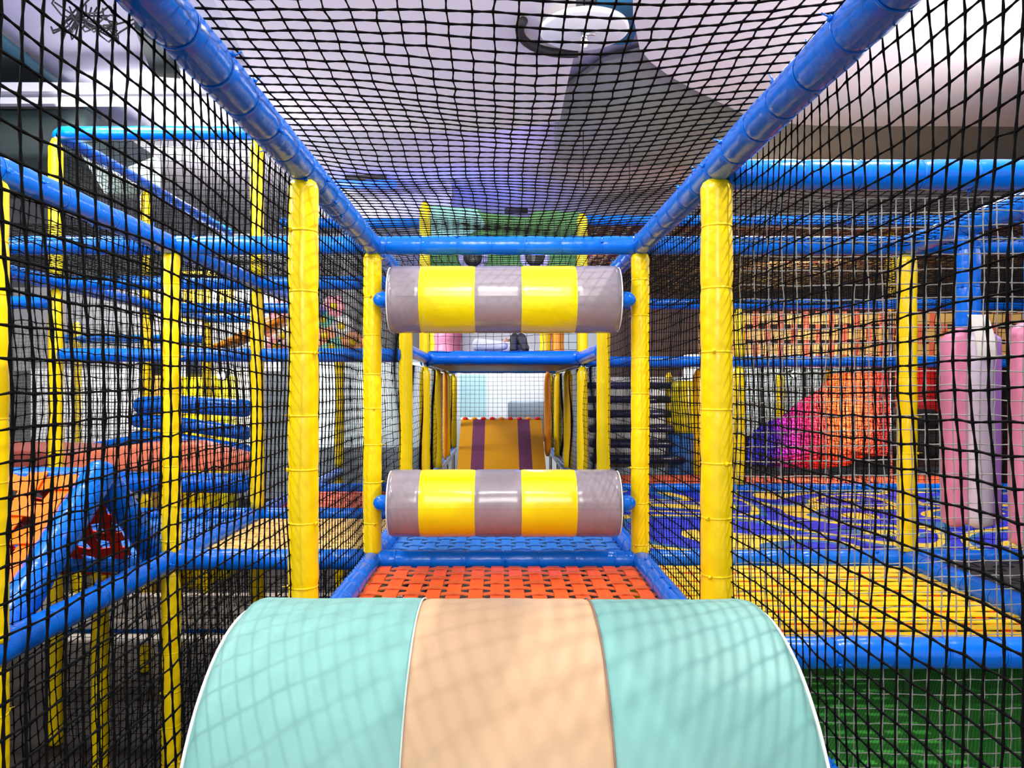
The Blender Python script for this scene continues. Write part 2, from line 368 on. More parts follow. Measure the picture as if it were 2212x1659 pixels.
# ---------------------------------------------------------------- nets
def net(origin, du, dv, nu, nv, r, name, label, m=NET, jit=.005, sag=None, knots=True, seed=1, sides=4, group='black nets of the play frame'):
    """origin + i*du + j*dv : knotted square mesh with slack; sag(u, v) adds an offset vector"""
    rg = np.random.RandomState(seed)
    o = np.array(W(*origin)); du = np.array(du, float); dv = np.array(dv, float)
    I, J = np.meshgrid(np.arange(nu+1), np.arange(nv+1), indexing='ij')
    nrm = np.cross(du, dv); nrm /= np.linalg.norm(nrm)
    Pn = o+I[..., None]*du+J[..., None]*dv
    # smooth waviness of the hanging mesh
    def sm(a, sc):
        ph = rg.rand(6)*6.28
        return a*(np.sin(I*sc+ph[0]+1.3*np.sin(J*sc*.7+ph[1]))+.6*np.sin(J*sc*1.3+ph[2]+np.sin(I*sc*.5+ph[3])))
    Pn = Pn + nrm*sm(jit*1.6, .31)[..., None] + (du/np.linalg.norm(du))*(sm(jit, .23)+rg.randn(*I.shape)*jit*.35)[..., None] + (dv/np.linalg.norm(dv))*(sm(jit, .19)+rg.randn(*I.shape)*jit*.35)[..., None]
    if sag is not None:
        for i in range(nu+1):
            for j in range(nv+1): Pn[i, j] += sag(i/nu, j/nv)
    V = []; Fc = []
    base = 0
    ang = np.arange(sides)/sides*2*np.pi+.5
    def strand(line):
        nonlocal base
        n = len(line)
        if knots:
            mid = (line[1:]+line[:-1])/2
            pts = np.empty((2*n-1, 3)); pts[0::2] = line; pts[1::2] = mid
            rad = np.full(2*n-1, r*.88); rad[0::2] = r*1.45
        else: pts = line; rad = np.full(n, r)
        t = np.gradient(pts, axis=0); t /= np.linalg.norm(t, axis=1)[:, None]+1e-9
        a = nrm - t*(t@nrm)[:, None]; a /= np.linalg.norm(a, axis=1)[:, None]+1e-9
        b = np.cross(t, a)
        ring = pts[:, None]+rad[:, None, None]*(a[:, None]*np.cos(ang)[None, :, None]+b[:, None]*np.sin(ang)[None, :, None])
        V.append(ring.reshape(-1, 3)); k = len(pts)
        ii = np.arange(k-1)[:, None]*sides; kk = np.arange(sides)[None]; k2 = (kk+1) % sides
        f = np.stack([ii+kk, ii+k2, ii+sides+k2, ii+sides+kk], -1).reshape(-1, 4)+base
        Fc.append(f); base += k*sides
    for i in range(nu+1): strand(Pn[i])
    for j in range(nv+1): strand(Pn[:, j])
    V = np.concatenate(V); Fc = np.concatenate(Fc)
    me = bpy.data.meshes.new(name); me.vertices.add(len(V)); me.vertices.foreach_set('co', V.astype(np.float32).ravel())
    me.loops.add(Fc.size); me.loops.foreach_set('vertex_index', Fc.astype(np.int32).ravel())
    me.polygons.add(len(Fc)); me.polygons.foreach_set('loop_start', np.arange(len(Fc), dtype=np.int32)*4)
    me.update(calc_edges=True); me.polygons.foreach_set('use_smooth', [True]*len(Fc)); me.materials.append(m)
    return tag(link(name, me), label, 'net', group)
q = .0425
def netY(x, y0, y1, z0, z1, label, r=.0019, m=NET, k=True, s=1, mesh=q, **kw):   # wall net in a plane x = const
    nu = round((y1-y0)/mesh); nv = round((z1-z0)/mesh)
    return net((x, y0, z0), (0, (y1-y0)/nu, 0), (0, 0, (z1-z0)/nv), nu, nv, r, 'climbing_net', label, m, knots=k, seed=s, sides=4 if k else 3, **kw)
def netX(y, x0, x1, z0, z1, label, r=.0017, m=NET, k=False, s=2, mesh=q, **kw):
    nu = round((x1-x0)/mesh); nv = round((z1-z0)/mesh)
    return net((x0, y, z0), ((x1-x0)/nu, 0, 0), (0, 0, (z1-z0)/nv), nu, nv, r, 'climbing_net', label, m, knots=k, seed=s, sides=4 if k else 3, **kw)
def netZ(z, x0, x1, y0, y1, label, r=.0019, m=NET, k=True, s=3, sagd=.03, mesh=q, **kw):
    nu = round((x1-x0)/mesh); nv = round((y1-y0)/mesh)
    sg = lambda u, v: np.array((0, 0, -sagd*math.sin(math.pi*u)*(.35+.65*math.sin(math.pi*min(1, max(0, v))))))
    return net((x0, y0, z), ((x1-x0)/nu, 0, 0), (0, (y1-y0)/nv, 0), nu, nv, r, 'roof_net', label, m, knots=k, seed=s, sides=4 if k else 3, sag=sg, **kw)
netY(XB+.036, .3, 3.4, -2.0, T-.01, 'near black knotted net walling the right side of the passage', s=11, jit=.004)
netY(XA-.036, .3, 3.4, -2.0, T-.01, 'near black knotted net walling the left side of the passage', s=12, jit=.004)
netZ(T+.04, XA+.01, XB-.01, .45, 3.4, 'black net roof stretched overhead between the two long blue rails', s=13, jit=.005)
netZ(T+.02, XA+.03, XB-.03, 3.45, 4.6, 'black net roof just behind the roller crossbar', s=14, k=False)
netY(X1-.03, 1.1, 4.6, -2.1, T, 'black net hanging in the outer left row beside the orange tent', s=15, r=.0019, jit=.006)
netY(XA-.03, 3.44, 4.6, L0, T, 'black net on the left behind the roller post', s=16, k=False)
netY(XB+.03, 3.44, 4.6, L0, T, 'black net on the right behind the roller post', s=17, k=False)
netX(3.43, X1+.04, XA-.04, -2.1, L0-.05, 'dark net hanging under the tan deck on the left', s=18)
netX(4.64, X1+.04, XA-.04, L0+.04, T-.04, 'black net behind the nearest left post, above the salmon deck', s=19)
netX(4.66, X2+.04, X1-.04, T+.04, U-.04, 'dense black net closing the front of the upper storey', s=20, r=.0022, jit=.007)
netX(4.66, X2+.04, X1-.04, -.3, T-.04, 'black net in front of the stacked blue beams', s=21)
netX(5.8, X2+.04, X1-.04, T+.1, U-.04, 'inner black net of the upper storey', s=22, r=.0022)
netY(X1, 4.7, 7.0, T+.04, U-.04, 'black net along the right side of the upper storey', s=23, k=False, r=.0022)
netY(X2, 4.7, 7.0, T+.04, U-.04, 'black net along the left side of the upper storey', s=24, k=False, r=.0022)
netZ(T+.02, X1+.05, XA-.05, 3.46, 4.58, 'black net roof over the tan woven deck', s=25, k=False)
netZ(T+.02, -2.9, X1-.04, 3.0, 4.58, 'black net roof over the orange woven tent', s=26, k=False)
netX(5.82, X1+.04, XA-.04, T+.04, 1.2, 'black net high behind the left passage bay', s=27, r=.0022)
# right side
netX(2.23, XB+.07, 2.6, L0-.6, T-.08, 'net in front of the yellow deck and the punch bags, painted pale as if lit', s=30, m=NETL, r=.0018, k=True, jit=.004)
netX(3.43, XB+.06, XR-.05, L0+.05, T-.05, 'dark net behind the yellow deck, in front of the patterned carpet', s=31)
netY(XR+.03, 3.45, 5.75, L0+.05, T, 'dark net along the right side of the patterned carpet', s=32, k=False)
netZ(T+.0, XB+.05, 2.6, 2.25, 3.4, 'black net roof over the yellow woven deck', s=33, k=False, sagd=.01)
netZ(T+.0, XB+.05, 4.2, 3.5, 5.75, 'black net roof over the patterned carpet', s=34, k=False, sagd=.02, mesh=.05, r=.002)
netX(5.78, XB+.04, 4.5, T+.04, 1.28, 'dark net below the high rail at the right', s=35, r=.0024)
netX(5.78, XR+.05, 4.5, L0+.05, M-.05, 'dark net in front of the rainbow crochet net', s=36, r=.0018)
netX(5.84, XB+.04, 3.0, L0+.05, M-.05, 'dark net in front of the yellow drum', s=37, r=.0018, mesh=.055)
# tunnel
netX(5.76, XA+.04, XB-.04, M+.08, T, 'loose wide black net in front of the shoes', s=40, r=.0022, mesh=.062, jit=.008)
netY(XA-.01, 4.7, 9.3, L0+.05, M-.05, 'black net along the left wall of the low tunnel', s=41, k=False, r=.0018)
netY(XB+.01, 4.7, 9.3, L0+.05, M-.05, 'black net along the right wall of the low tunnel', s=42, k=False, r=.0018)
netX(8.5, XA+.04, XB-.04, -.36, M-.03, 'black square net across the tunnel end above the ochre ramp', s=43, r=.0022, mesh=.05, jit=.002)
netX(5.86, XA+.04, XB-.04, T+.2, 1.30, 'black net in front of the green face panel', s=44, r=.0022)
netX(3.43, XR+.05, 2.7, L0+.05, T-.05, 'dark net behind the punch bags', s=45, r=.0017)

# ---------------------------------------------------------------- woven strap decks
def weave(cx, cy, cz, lx, ly, px_, py_, wx, wy, mx, my, label, name='woven_deck', th=.004, amp=.004, rot=None, origin=None, under=False):
    """straps running along y (spaced px_, width wx, material my) over straps running along x (spaced py_, width wy, material mx)"""
    t = thing(name, label, 'woven deck' if name == 'woven_deck' else 'woven panel', W(cx, cy, cz), 'woven strap decks of the play frame')
    nx = max(1, int(lx/px_)); ny = max(1, int(ly/py_))
    xs = [(-lx/2+(i+.5)*lx/nx) for i in range(nx)]; ys = [(-ly/2+(j+.5)*ly/ny) for j in range(ny)]
    def strap(b, along, c, wd, stops, lo, hi, par, rg):
        pts = [lo]+stops+[hi]; hs = [0]+[(amp if (k+par) % 2 else -amp) for k in range(len(stops))]+[0]
        L = []
        for k in range(len(pts)-1):
            for s in range(3):
                f = s/3; ff = f*f*(3-2*f); L.append((pts[k]+(pts[k+1]-pts[k])*f, hs[k]+(hs[k+1]-hs[k])*ff))
        L.append((pts[-1], hs[-1]))
        cc = c+rg.uniform(-.004, .004); tw = rg.uniform(-.004, .004); vs = []
        for (a, h) in L:
            sk = cc+tw*(a/(hi-lo))*2
            for (o_, hh) in ((-wd/2, h+th/2), (wd/2, h+th/2), (wd/2, h-th/2), (-wd/2, h-th/2)):
                vs.append((a, sk+o_, hh) if along == 'x' else (sk+o_, a, hh))
        n = len(L); fs = [(4*i+k, 4*i+(k+1) % 4, 4*i+4+(k+1) % 4, 4*i+4+k) for i in range(n-1) for k in range(4)]
        b.add(vs, fs)
    rg = random.Random(int(abs(cx*100)+abs(cy*10)))
    b = MB()
    for j, y in enumerate(ys): strap(b, 'x', y, wy, xs, -lx/2, lx/2, j, rg)
    c1 = autosmooth(obj('crosswise_straps', b, mx, t), 50)
    b = MB()
    if under:
        amp = 0
    for i, x in enumerate(xs): strap(b, 'y', x, wx, ys, -ly/2, ly/2, i+1, rg)
    if under:
        for v_i in range(len(b.v)): b.v[v_i] = (b.v[v_i][0], b.v[v_i][1], b.v[v_i][2]-.0045)
    c2 = autosmooth(obj('lengthwise_straps', b, my, t), 50)
    if rot: t.rotation_euler = rot
    return t
weave((XA+XB)/2, 2.18, L0-.018, 1.14, 2.34, .078, .078, .054, .036, OBRN, ORED, 'orange red woven strap deck between the teal hump and the lower roller')
weave((XA+XB)/2, 4.01, L0-.018, 1.14, 1.12, .075, .075, .048, .048, BWEB, BWEB, 'blue woven strap deck directly under the lower striped roller')
weave((XB+XR)/2, 2.81, L0-.018, 1.13, 1.12, .09, .070, .042, .047, YWEB, RWEB, 'bright yellow woven strap deck with red cross straps at right', amp=.0012, under=True)
weave(2.33, 2.81, L0+.006, .9, 1.12, .07, .07, .05, .05, KWEB, KWEB, 'black woven strap deck at the right edge beside the yellow deck')
weave((X1+XA)/2, 4.01, L0-.018, .83, 1.12, .075, .075, .052, .050, TWEB, TWEB, 'tan yellow woven strap deck on the left, two rows behind')
weave((X1+XA)/2, 5.21, L0-.018, .83, 1.1, .075, .075, .05, .05, SWEB, SWEB, 'salmon woven strap deck behind the tan one')
weave((X1+X2)/2, 4.01, L0-.018, 1.15, 1.12, .075, .075, .06, .06, BWEB, BWEB, 'blue woven strap deck at the left behind the orange tent')
weave(2.4, 6.35, L0-.018, 3.5, 1.0, .09, .09, .07, .07, SWEB, SWEB, 'salmon red woven strap deck beyond the patterned carpet')
weave(XR-.35, 5.2, M-.0, .01, .01, .1, .1, .01, .01, TWEB, TWEB, 'x') if False else None
weave(3.3, 8.5, 1.35, 5.2, 4.8, .13, .13, .085, .07, MUST, DBRN, 'upper woven strap ceiling at the right, brown and tan straps darkened for shade', name='woven_canopy')
t = weave(3.55, 7.05, .50, 3.4, .42, .115, .13, .05, .10, TWEB, SWEB, 'upright lattice barrier of tan straps with red slats over the rainbow net', name='woven_barrier', rot=(math.pi/2, 0, 0))
weave(2.4, 6.5, M+.02, 3.4, 1.1, .1, .1, .07, .07, OBRN, OWEB, 'underside of an orange woven deck above the rainbow net')

# ---------------------------------------------------------------- orange woven tent at the left
tx0, tx1 = -1.60, -2.95
ya, yb, yc = 2.42, 3.03, 3.42; za, zb = -.84, -.35
t = thing('woven_tent', 'orange woven A-frame climbing tent with fat blue edges at the left', 'climbing frame', W(tx0, ya, za))
def bend(parent, name, pts, r, m, near=True):
    P3 = [Vector(p) for p in pts]; out = []; rad = []
    tot = 0
    for i in range(len(P3)-1):
        n = max(2, int((P3[i+1]-P3[i]).length/.012))
        for k in range(n):
            out.append(P3[i].lerp(P3[i+1], k/n)); rad.append(r*(1-.09*math.exp(-(((tot % .13)-.065)/.008)**2)+.03*noise.noise(out[-1]*9))); tot += (P3[i+1]-P3[i]).length/n
    out.append(P3[-1]); rad.append(r)
    b = MB().tube([p-parent.location for p in out], rad, 20)
    for p in (P3[0], P3[-1]): b.ball(p-parent.location, r, 16)
    return obj(name, b, m, parent)
bend(t, 'near_edge_roll', [W(tx0, ya-.05, za+.0), W(tx0, yb, zb)], .062, BLUE)
bend(t, 'far_edge_roll', [W(tx0, yb+.03, zb), W(tx0+.04, yc, za+.10)], .055, BLUE)
bend(t, 'ridge_roll', [W(tx0, yb, zb), W(tx1, yb, zb)], .035, BLUE)
bend(t, 'foot_roll', [W(tx0, yc-.04, za+.06), W(tx0-.42, yc-.04, za+.06)], .04, BLUE)
def slope_weave(parent, y0, z0, y1, z1, xa, xb, m1, m2, nm, pitch=.105, wd=.072):
    L = math.hypot(y1-y0, z1-z0); n = int(L/pitch); nx = int((xa-xb)/pitch)
    dy, dz = (y1-y0)/L, (z1-z0)/L; ny, nz = -dz, dy
    if nz < 0: ny, nz = -ny, -nz
    def pt(x, s, h): return W(x, y0+dy*s+ny*h, z0+dz*s+nz*h)-parent.location
    for nm_, m_, along in (('upright_straps', m1, 's'), ('level_straps', m2, 'x')):
        b = MB()
        cnt = nx if along == 's' else n
        for i in range(cnt):
            c = (xa-(i+.5)*(xa-xb)/nx) if along == 's' else (i+.5)*L/n
            K = (n if along == 's' else nx)*4; vs = []
            for k in range(K+1):
                a = (L*k/K) if along == 's' else xa-(xa-xb)*k/K
                h = .008*math.sin(math.pi*k/4+math.pi/4*0+(math.pi if (i+(along == 'x')) % 2 else 0)+math.pi/2*0)
                for o_, hh in ((-wd/2, h+.003), (wd/2, h+.003), (wd/2, h-.003), (-wd/2, h-.003)):
                    vs.append(pt(c+o_, a, hh) if along == 's' else pt(a, c+o_, hh))
            fs = [(4*j+k, 4*j+(k+1) % 4, 4*j+4+(k+1) % 4, 4*j+4+k) for j in range(K) for k in range(4)]
            b.add(vs, fs)
        autosmooth(obj(nm+'_'+nm_, b, m_, parent), 50)
slope_weave(t, ya, za, yb-.02, zb+.02, tx0-.04, tx1, OWEB, OWEB, 'front', pitch=.115, wd=.072)
slope_weave(t, yc, za, yb+.02, zb+.0, tx0-.02, tx1, RWEB, RWEB, 'back', pitch=.09, wd=.05)

# ---------------------------------------------------------------- near hump
hx0, hx1, hy, hr = -.497, .514, 1.468, .35
t = thing('soft_play_hump', 'big half round padded hump of teal, peach and teal vinyl in the foreground', 'soft play hump', W(0, hy, L0))
def hump_strip(xa, xb, mt, enda=0, endb=0, seed=0):
    b = MB(); n = 72; m = 26
    def fn(u, v):
        x = xa+(xb-xa)*u; th = math.pi*v
        edge = 0
        if enda: edge = max(edge, 1-min(1, (x-xa)/.03))
        if endb: edge = max(edge, 1-min(1, (xb-x)/.03))
        r = hr-.022*(1-math.sqrt(max(0, 1-edge**2)))
        r += .0035*noise.noise(Vector((x*7, th*3+seed, 0)))+.0015*noise.noise(Vector((x*22, th*12, seed)))
        ds = min(abs(x-xa), abs(xb-x))
        r -= .003*math.exp(-(ds/.008)**2) if not (edge > 0) else 0
        return (x, -r*math.cos(th), r*math.sin(th)+.0)
    b.grid(fn, m, n); return b
p_ = obj('vinyl_panel', hump_strip(hx0, -.1535, TEAL, enda=1, seed=1), TEAL, t); p_['label'] = 'left teal vinyl panel'
p_ = obj('vinyl_panel', hump_strip(-.1535, .179, PEACH, seed=4), PEACH, t); p_['label'] = 'middle peach vinyl panel'
p_ = obj('vinyl_panel', hump_strip(.179, hx1, TEAL, endb=1, seed=7), TEAL, t); p_['label'] = 'right teal vinyl panel'
for x, rr in ((hx0, hr-.022), (hx1, hr-.022)):
    b = MB(); b.add([(x, 0, 0)]+[(x, -rr*math.cos(math.pi*k/60), rr*math.sin(math.pi*k/60)) for k in range(61)], [(0, k+1, k+2) for k in range(60)])
    obj('end_cheek', b, TEAL, t, smooth=False)
    b = MB().tube([(x, -(rr+.003)*math.cos(math.pi*k/60), (rr+.003)*math.sin(math.pi*k/60)) for k in range(61)], .0035, 8); obj('edge_piping', b, WPIPE, t)
SEAM = mat('seam_thread', (.55, .62, .55), .7); SEAMD = mat('dark_seam_thread', (.25, .16, .12), .8)  # right seam takes the darker brown thread
for x, mm in ((-.1535, SEAM), (.179, SEAMD)):
    b = MB().tube([(x, -(hr+.0005)*math.cos(math.pi*k/80), (hr+.0005)*math.sin(math.pi*k/80)) for k in range(81)], .0018, 6); obj('stitched_seam', b, mm, t)
b = MB().box((.008, 0, .006), (1.0, .69, .012)); obj('base_board', b, DARK, t, smooth=False)

# ---------------------------------------------------------------- striped rollers
def roller(zc, label, seed):
    yc_ = 3.34; rr = .147
    t = thing('striped_roller', label, 'roller', W(0, yc_, zc), 'striped rollers between the posts')
    X = [-.478, -.343, -.105, .094, .330, .519]
    for i in range(5):
        b = MB(); xa, xb = X[i], X[i+1]
        def fn(u, v):
            x = xa+(xb-xa)*u; th = 2*math.pi*v; r = rr
            dd = min(x-X[0], X[5]-x)
            if dd < .02: r -= .012*(1-math.sqrt(max(0, 1-(1-dd/.02)**2)))
            r -= .0025*math.exp(-(min(x-xa, xb-x)/.004)**2)
            r += .0015*noise.noise(Vector((x*8+seed, math.cos(th)*2, math.sin(th)*2)))
            return (x, -r*math.cos(th), r*math.sin(th))
        b.grid(fn, 16, 64)
        o = obj('vinyl_band', b, GREYV if i % 2 == 0 else YELV, t)
        o['label'] = 'mauve grey vinyl band' if i % 2 == 0 else 'lemon yellow vinyl band'
    for x in (X[0], X[5]):
        r2 = rr-.012
        b = MB(); b.add([(x, 0, 0)]+[(x, r2*math.cos(2*math.pi*k/48), r2*math.sin(2*math.pi*k/48)) for k in range(48)], [(0, k+1, (k+1) % 48+1) for k in range(48)])
        obj('end_disc', b, GREYV, t, smooth=False)
        b = MB().tube([(x, (r2+.004)*math.cos(2*math.pi*k/48), (r2+.004)*math.sin(2*math.pi*k/48)) for k in range(49)], .003, 6, cap=False); obj('edge_piping', b, WPIPE, t)
    for sx, x0, x1 in ((-1, X[0], -.556), (1, X[5], .600)):
        n = 14; L = abs(x1-x0)
        pts = [(x0+sx*L*k/n, 0, 0) for k in range(n+1)]
        rad = [.036*math.sqrt(max(.02, 1-max(0, (k/n-.45)/.55)**2)) for k in range(n+1)]
        obj('axle_sleeve', MB().tube(pts, rad, 20), BLUE, t)
    return t
roller(.388, 'upper grey and yellow striped roller hung under the blue crossbar', 1)
roller(-.506, 'lower grey and yellow striped roller just above the blue woven deck', 5)

# ---------------------------------------------------------------- punch bags on the right
def bag(y, label):
    t = thing('punch_bag', label, 'punch bag', W(XR+.02, y, -.545), 'pink and pearl punch bags hung from the rail')
    z0, z1 = 0, .80; w2 = .098
    k = 0
    for cx, cy, mm, nm in ((-.062, -.02, PINK, 'pink'), (.008, -.05, PALE, 'pearl'), (0, .055, PINK, 'pink'), (.066, -.01, LILA, 'lilac')):
        b = MB(); n = 20; N = 40; vs = []
        for i in range(N+1):
            z = z0+(z1-z0)*i/N; f = i/N
            s = min(1, (max(.0, f)/.03+.25), ((1-f)/.09)**.6+.12)
            for a in range(n):
                th = 2*math.pi*a/n; c_, s_ = math.cos(th), math.sin(th)
                sup = (abs(c_)**3+abs(s_)**3)**(-1/3)
                r = .046*s*sup*(1+.04*noise.noise(Vector((c_*2+k, s_*2, z*6))))
                pull = min(1, (1-f)/.07)
                vs.append((cx*pull*(1)+r*c_, cy*pull+r*s_, z))
        fs = [(i*n+a, i*n+(a+1) % n, (i+1)*n+(a+1) % n, (i+1)*n+a) for i in range(N) for a in range(n)]+[tuple(range(n-1, -1, -1)), tuple(N*n+a for a in range(n))]
        b.add(vs, fs); k += 3
        o = obj('padded_lobe', b, mm, t); o['label'] = f'{nm} vinyl lobe'
    b = MB(); b.grid(lambda u, v: (-.03+.075*u+.0, -.105+.06*v*v, .66+.17*v), 6, 8); b.grid(lambda u, v: (-.03+.075*u, -.109+.06*v*v, .66+.17*v), 6, 8)
    obj('hanging_strap', b, mat('cream_strap', (.8, .76, .66), .6), t)
    p0 = W(XR+.02, y, .24); padded(t, 'hanger_sleeve', p0, W(XR+.02, y, T-.04), .045, BLUE, True)
bag(3.0, 'pink and pearl punch bag hanging behind the light-painted net, left one')
bag(2.60, 'pink punch bag cut by the right edge of the photo, hanging from the side rail')

# ---------------------------------------------------------------- patterned carpet beyond the yellow deck
def carpet_mat():
    m = bpy.data.materials.new('swirl_carpet'); m.use_nodes = True; nt = m.node_tree; b = nt.nodes['Principled BSDF']; N = nt.nodes.new; Lk = nt.links.new
    tc = N('ShaderNodeTexCoord'); mp = N('ShaderNodeMapping'); Lk(tc.outputs['Object'], mp.inputs[0])
    nz = N('ShaderNodeTexNoise'); nz.inputs['Scale'].default_value = 1.0; nz.inputs['Detail'].default_value = 0; nz.inputs['Distortion'].default_value = .6
    Lk(mp.outputs[0], nz.inputs['Vector'])
    mul = N('ShaderNodeMath'); mul.operation = 'MULTIPLY'; mul.inputs[1].default_value = 7.5
    Lk(nz.outputs['Fac'], mul.inputs[0])
    fr = N('ShaderNodeMath'); fr.operation = 'FRACT'; Lk(mul.outputs[0], fr.inputs[0])
    cr = N('ShaderNodeValToRGB'); cr.color_ramp.interpolation = 'CONSTANT'; e_ = cr.color_ramp.elements
    e_[0].position = 0; e_[0].color = (.01, .03, .62, 1); e_[1].position = .50; e_[1].color = (.9, .62, .05, 1)
    x = e_.new(.80); x.color = (.02, .16, .42, 1)
    Lk(fr.outputs[0], cr.inputs[0]); Lk(cr.outputs[0], b.inputs['Base Color'])
    ck = N('ShaderNodeTexVoronoi'); ck.inputs['Scale'].default_value = 45; bp = N('ShaderNodeBump'); bp.inputs['Strength'].default_value = .9; bp.inputs['Distance'].default_value = .015
    Lk(tc.outputs['Object'], ck.inputs['Vector']); Lk(ck.outputs['Distance'], bp.inputs['Height']); Lk(bp.outputs[0], b.inputs['Normal'])
    b.inputs['Roughness'].default_value = .6
    return m
b = MB(); b.grid(lambda u, v: (XB+.05+3.6*u, 3.46+2.3*v, ZC+L0-.02+.02*noise.noise(Vector((u*7, v*5, 0)))), 60, 40)
b.box((XB+.05+1.8, 4.6, ZC+L0-.06), (3.6, 2.28, .03))
tag(obj('patterned_carpet', b, carpet_mat()), 'royal blue knitted carpet with yellow swirls beyond the yellow deck', 'carpet')

# rainbow crochet net
def rainbow_mat():
    m = bpy.data.materials.new('rainbow_crochet'); m.use_nodes = True; nt = m.node_tree; b = nt.nodes['Principled BSDF']; N = nt.nodes.new; Lk = nt.links.new
    at = N('ShaderNodeTexCoord'); sep = N('ShaderNodeSeparateXYZ'); Lk(at.outputs['Generated'], sep.inputs[0])
    nz = N('ShaderNodeTexNoise'); nz.inputs['Scale'].default_value = 3; Lk(at.outputs['Generated'], nz.inputs['Vector'])
    ad = N('ShaderNodeMath'); ad.operation = 'MULTIPLY_ADD'; ad.inputs[1].default_value = .12; Lk(nz.outputs['Fac'], ad.inputs[0]); Lk(sep.outputs[0], ad.inputs[2])
    cr = N('ShaderNodeValToRGB'); e_ = cr.color_ramp.elements
    e_[0].position = .05; e_[0].color = (.01, .05, .7, 1); e_[1].position = 1; e_[1].color = (.75, .03, .02, 1)
    for p, c in ((.24, (.05, .02, .65)), (.34, (.85, .03, .55)), (.46, (.95, .02, .12)), (.6, (1, .14, .02)), (.85, (1, .12, .02))):
        x = e_.new(p); x.color = (*c, 1)
    Lk(ad.outputs[0], cr.inputs[0]); Lk(cr.outputs[0], b.inputs['Base Color'])
    w_ = N('ShaderNodeTexVoronoi'); w_.inputs['Scale'].default_value = 40; bp = N('ShaderNodeBump'); bp.inputs['Distance'].default_value = .03
    Lk(at.outputs['Object'], w_.inputs['Vector']); Lk(w_.outputs['Distance'], bp.inputs['Height']); Lk(bp.outputs[0], b.inputs['Normal'])
    b.inputs['Roughness'].default_value = .7
    return m
# fan shaped outline at distance 6.3, thick and pleated
fan = [(1612, 1000), (1618, 940), (1650, 915), (1690, 900), (1725, 868), (1770, 842), (1800, 808), (1850, 800), (1915, 803), (1922, 900), (1915, 985), (1870, 985), (1830, 1005), (1770, 1012), (1690, 1010)]
cxp = (1800, 965)
b = MB(); n = len(fan)*6; rim = []
for i in range(n):
    a = fan[(i//6) % len(fan)]; c = fan[(i//6+1) % len(fan)]; f = (i % 6)/6; rim.append((a[0]+(c[0]-a[0])*f, a[1]+(c[1]-a[1])*f))
for side in (-1, 1):
    vs = []; K = 8
    for k in range(K+1):
        s = k/K
        for i, (x, y) in enumerate(rim):
            d = 6.55+side*(.16*math.cos(s*math.pi/2)+.03*math.sin(i*2.1)*s)
            p = P(cxp[0]+(x-cxp[0])*s, cxp[1]+(y-cxp[1])*s, 6.55); vs.append((p.x, d, p.z))
    b.add(vs, [(k*n+i, k*n+(i+1) % n, (k+1)*n+(i+1) % n, (k+1)*n+i) for k in range(K) for i in range(n)])
tag(obj('rainbow_crochet_net', b, rainbow_mat()), 'bulging crochet net going from blue through magenta to orange red', 'crochet net')

# ---------------------------------------------------------------- green mat, lower right
GM = bpy.data.materials.new('green_mesh_mat'); GM.use_nodes = True; nt = GM.node_tree; bb = nt.nodes['Principled BSDF']
tc = nt.nodes.new('ShaderNodeTexCoord'); mp = nt.nodes.new('ShaderNodeMapping'); mp.inputs['Rotation'].default_value = (0, 0, .6); mp.inputs['Scale'].default_value = (1, 1, 1)
ck = nt.nodes.new('ShaderNodeTexVoronoi'); ck.inputs['Scale'].default_value = 85; ck.inputs['Randomness'].default_value = .15
cr = nt.nodes.new('ShaderNodeValToRGB'); cr.color_ramp.elements[0].color = (.10, .60, .08, 1); cr.color_ramp.elements[1].color = (.015, .20, .02, 1); cr.color_ramp.elements[0].position = .2; cr.color_ramp.elements[1].position = .6
nt.links.new(tc.outputs['Object'], mp.inputs[0]); nt.links.new(mp.outputs[0], ck.inputs['Vector']); nt.links.new(ck.outputs['Distance'], cr.inputs[0]); nt.links.new(cr.outputs[0], bb.inputs['Base Color'])
bb.inputs['Roughness'].default_value = .6
b = MB(); b.prism([(.66, 1.3), (1.42, 2.05), (2.05, 2.75), (2.7, 3.3), (2.7, 3.9), (.66, 3.9)], ZC-1.42, ZC-1.39)
tag(obj('green_mesh_mat', b, GM, smooth=False), 'green mesh floor mat below the yellow deck at lower right', 'mat')
b = MB(); b.prism([(.66, .6), (2.7, .6), (2.7, 3.28), (2.06, 2.73), (1.43, 2.03), (.67, 1.28)], ZC-1.42, ZC-1.395)
tag(obj('brown_mesh_mat', b, mat('brown_mesh_mat', (.07, .05, .05), .6, bump=(90, .8, .01)), smooth=False), 'dark brown mesh floor mat in the lower right corner', 'mat')

# ---------------------------------------------------------------- tunnel end: ochre ramp, far window area
t = thing('soft_ramp', 'ochre padded ramp with purple stripes at the end of the tunnel', 'ramp', W(0.02, 7.1, L0))
def rampband(u0, u1, m_):
    b = MB(); w0, w1 = .415, .445
    def pt(u, v, h): return ((-1+2*u)*(w0+(w1-w0)*v), 1.3*v, .41*v+h)
    vs = [pt(u0, 0, 0), pt(u1, 0, 0), pt(u1, 0, .01), pt(u0, 0, .01), pt(u0, 1, -.41), pt(u1, 1, -.41), pt(u1, 1, .01), pt(u0, 1, .01)]
    b.add(vs, [(3, 2, 6, 7), (0, 1, 2, 3), (4, 7, 6, 5), (0, 3, 7, 4), (1, 5, 6, 2), (0, 4, 5, 1)])
    return obj('vinyl_band', b, m_, t, smooth=False)
for u0, u1, m_ in ((0, .15, OCHRE), (.15, .30, PURP), (.30, .70, OCHRE), (.70, .85, PURP), (.85, 1, OCHRE)):
    rampband(u0, u1, m_)['label'] = 'purple stripe' if m_ is PURP else 'ochre stripe'
for i in range(9):
    b = MB().box((-.4+.1*i, 1.31, .43), (.055, .05, .035), bev=.012); o = obj('edge_tab', b, (REDP, ORAN, RWEB)[i % 3], t)
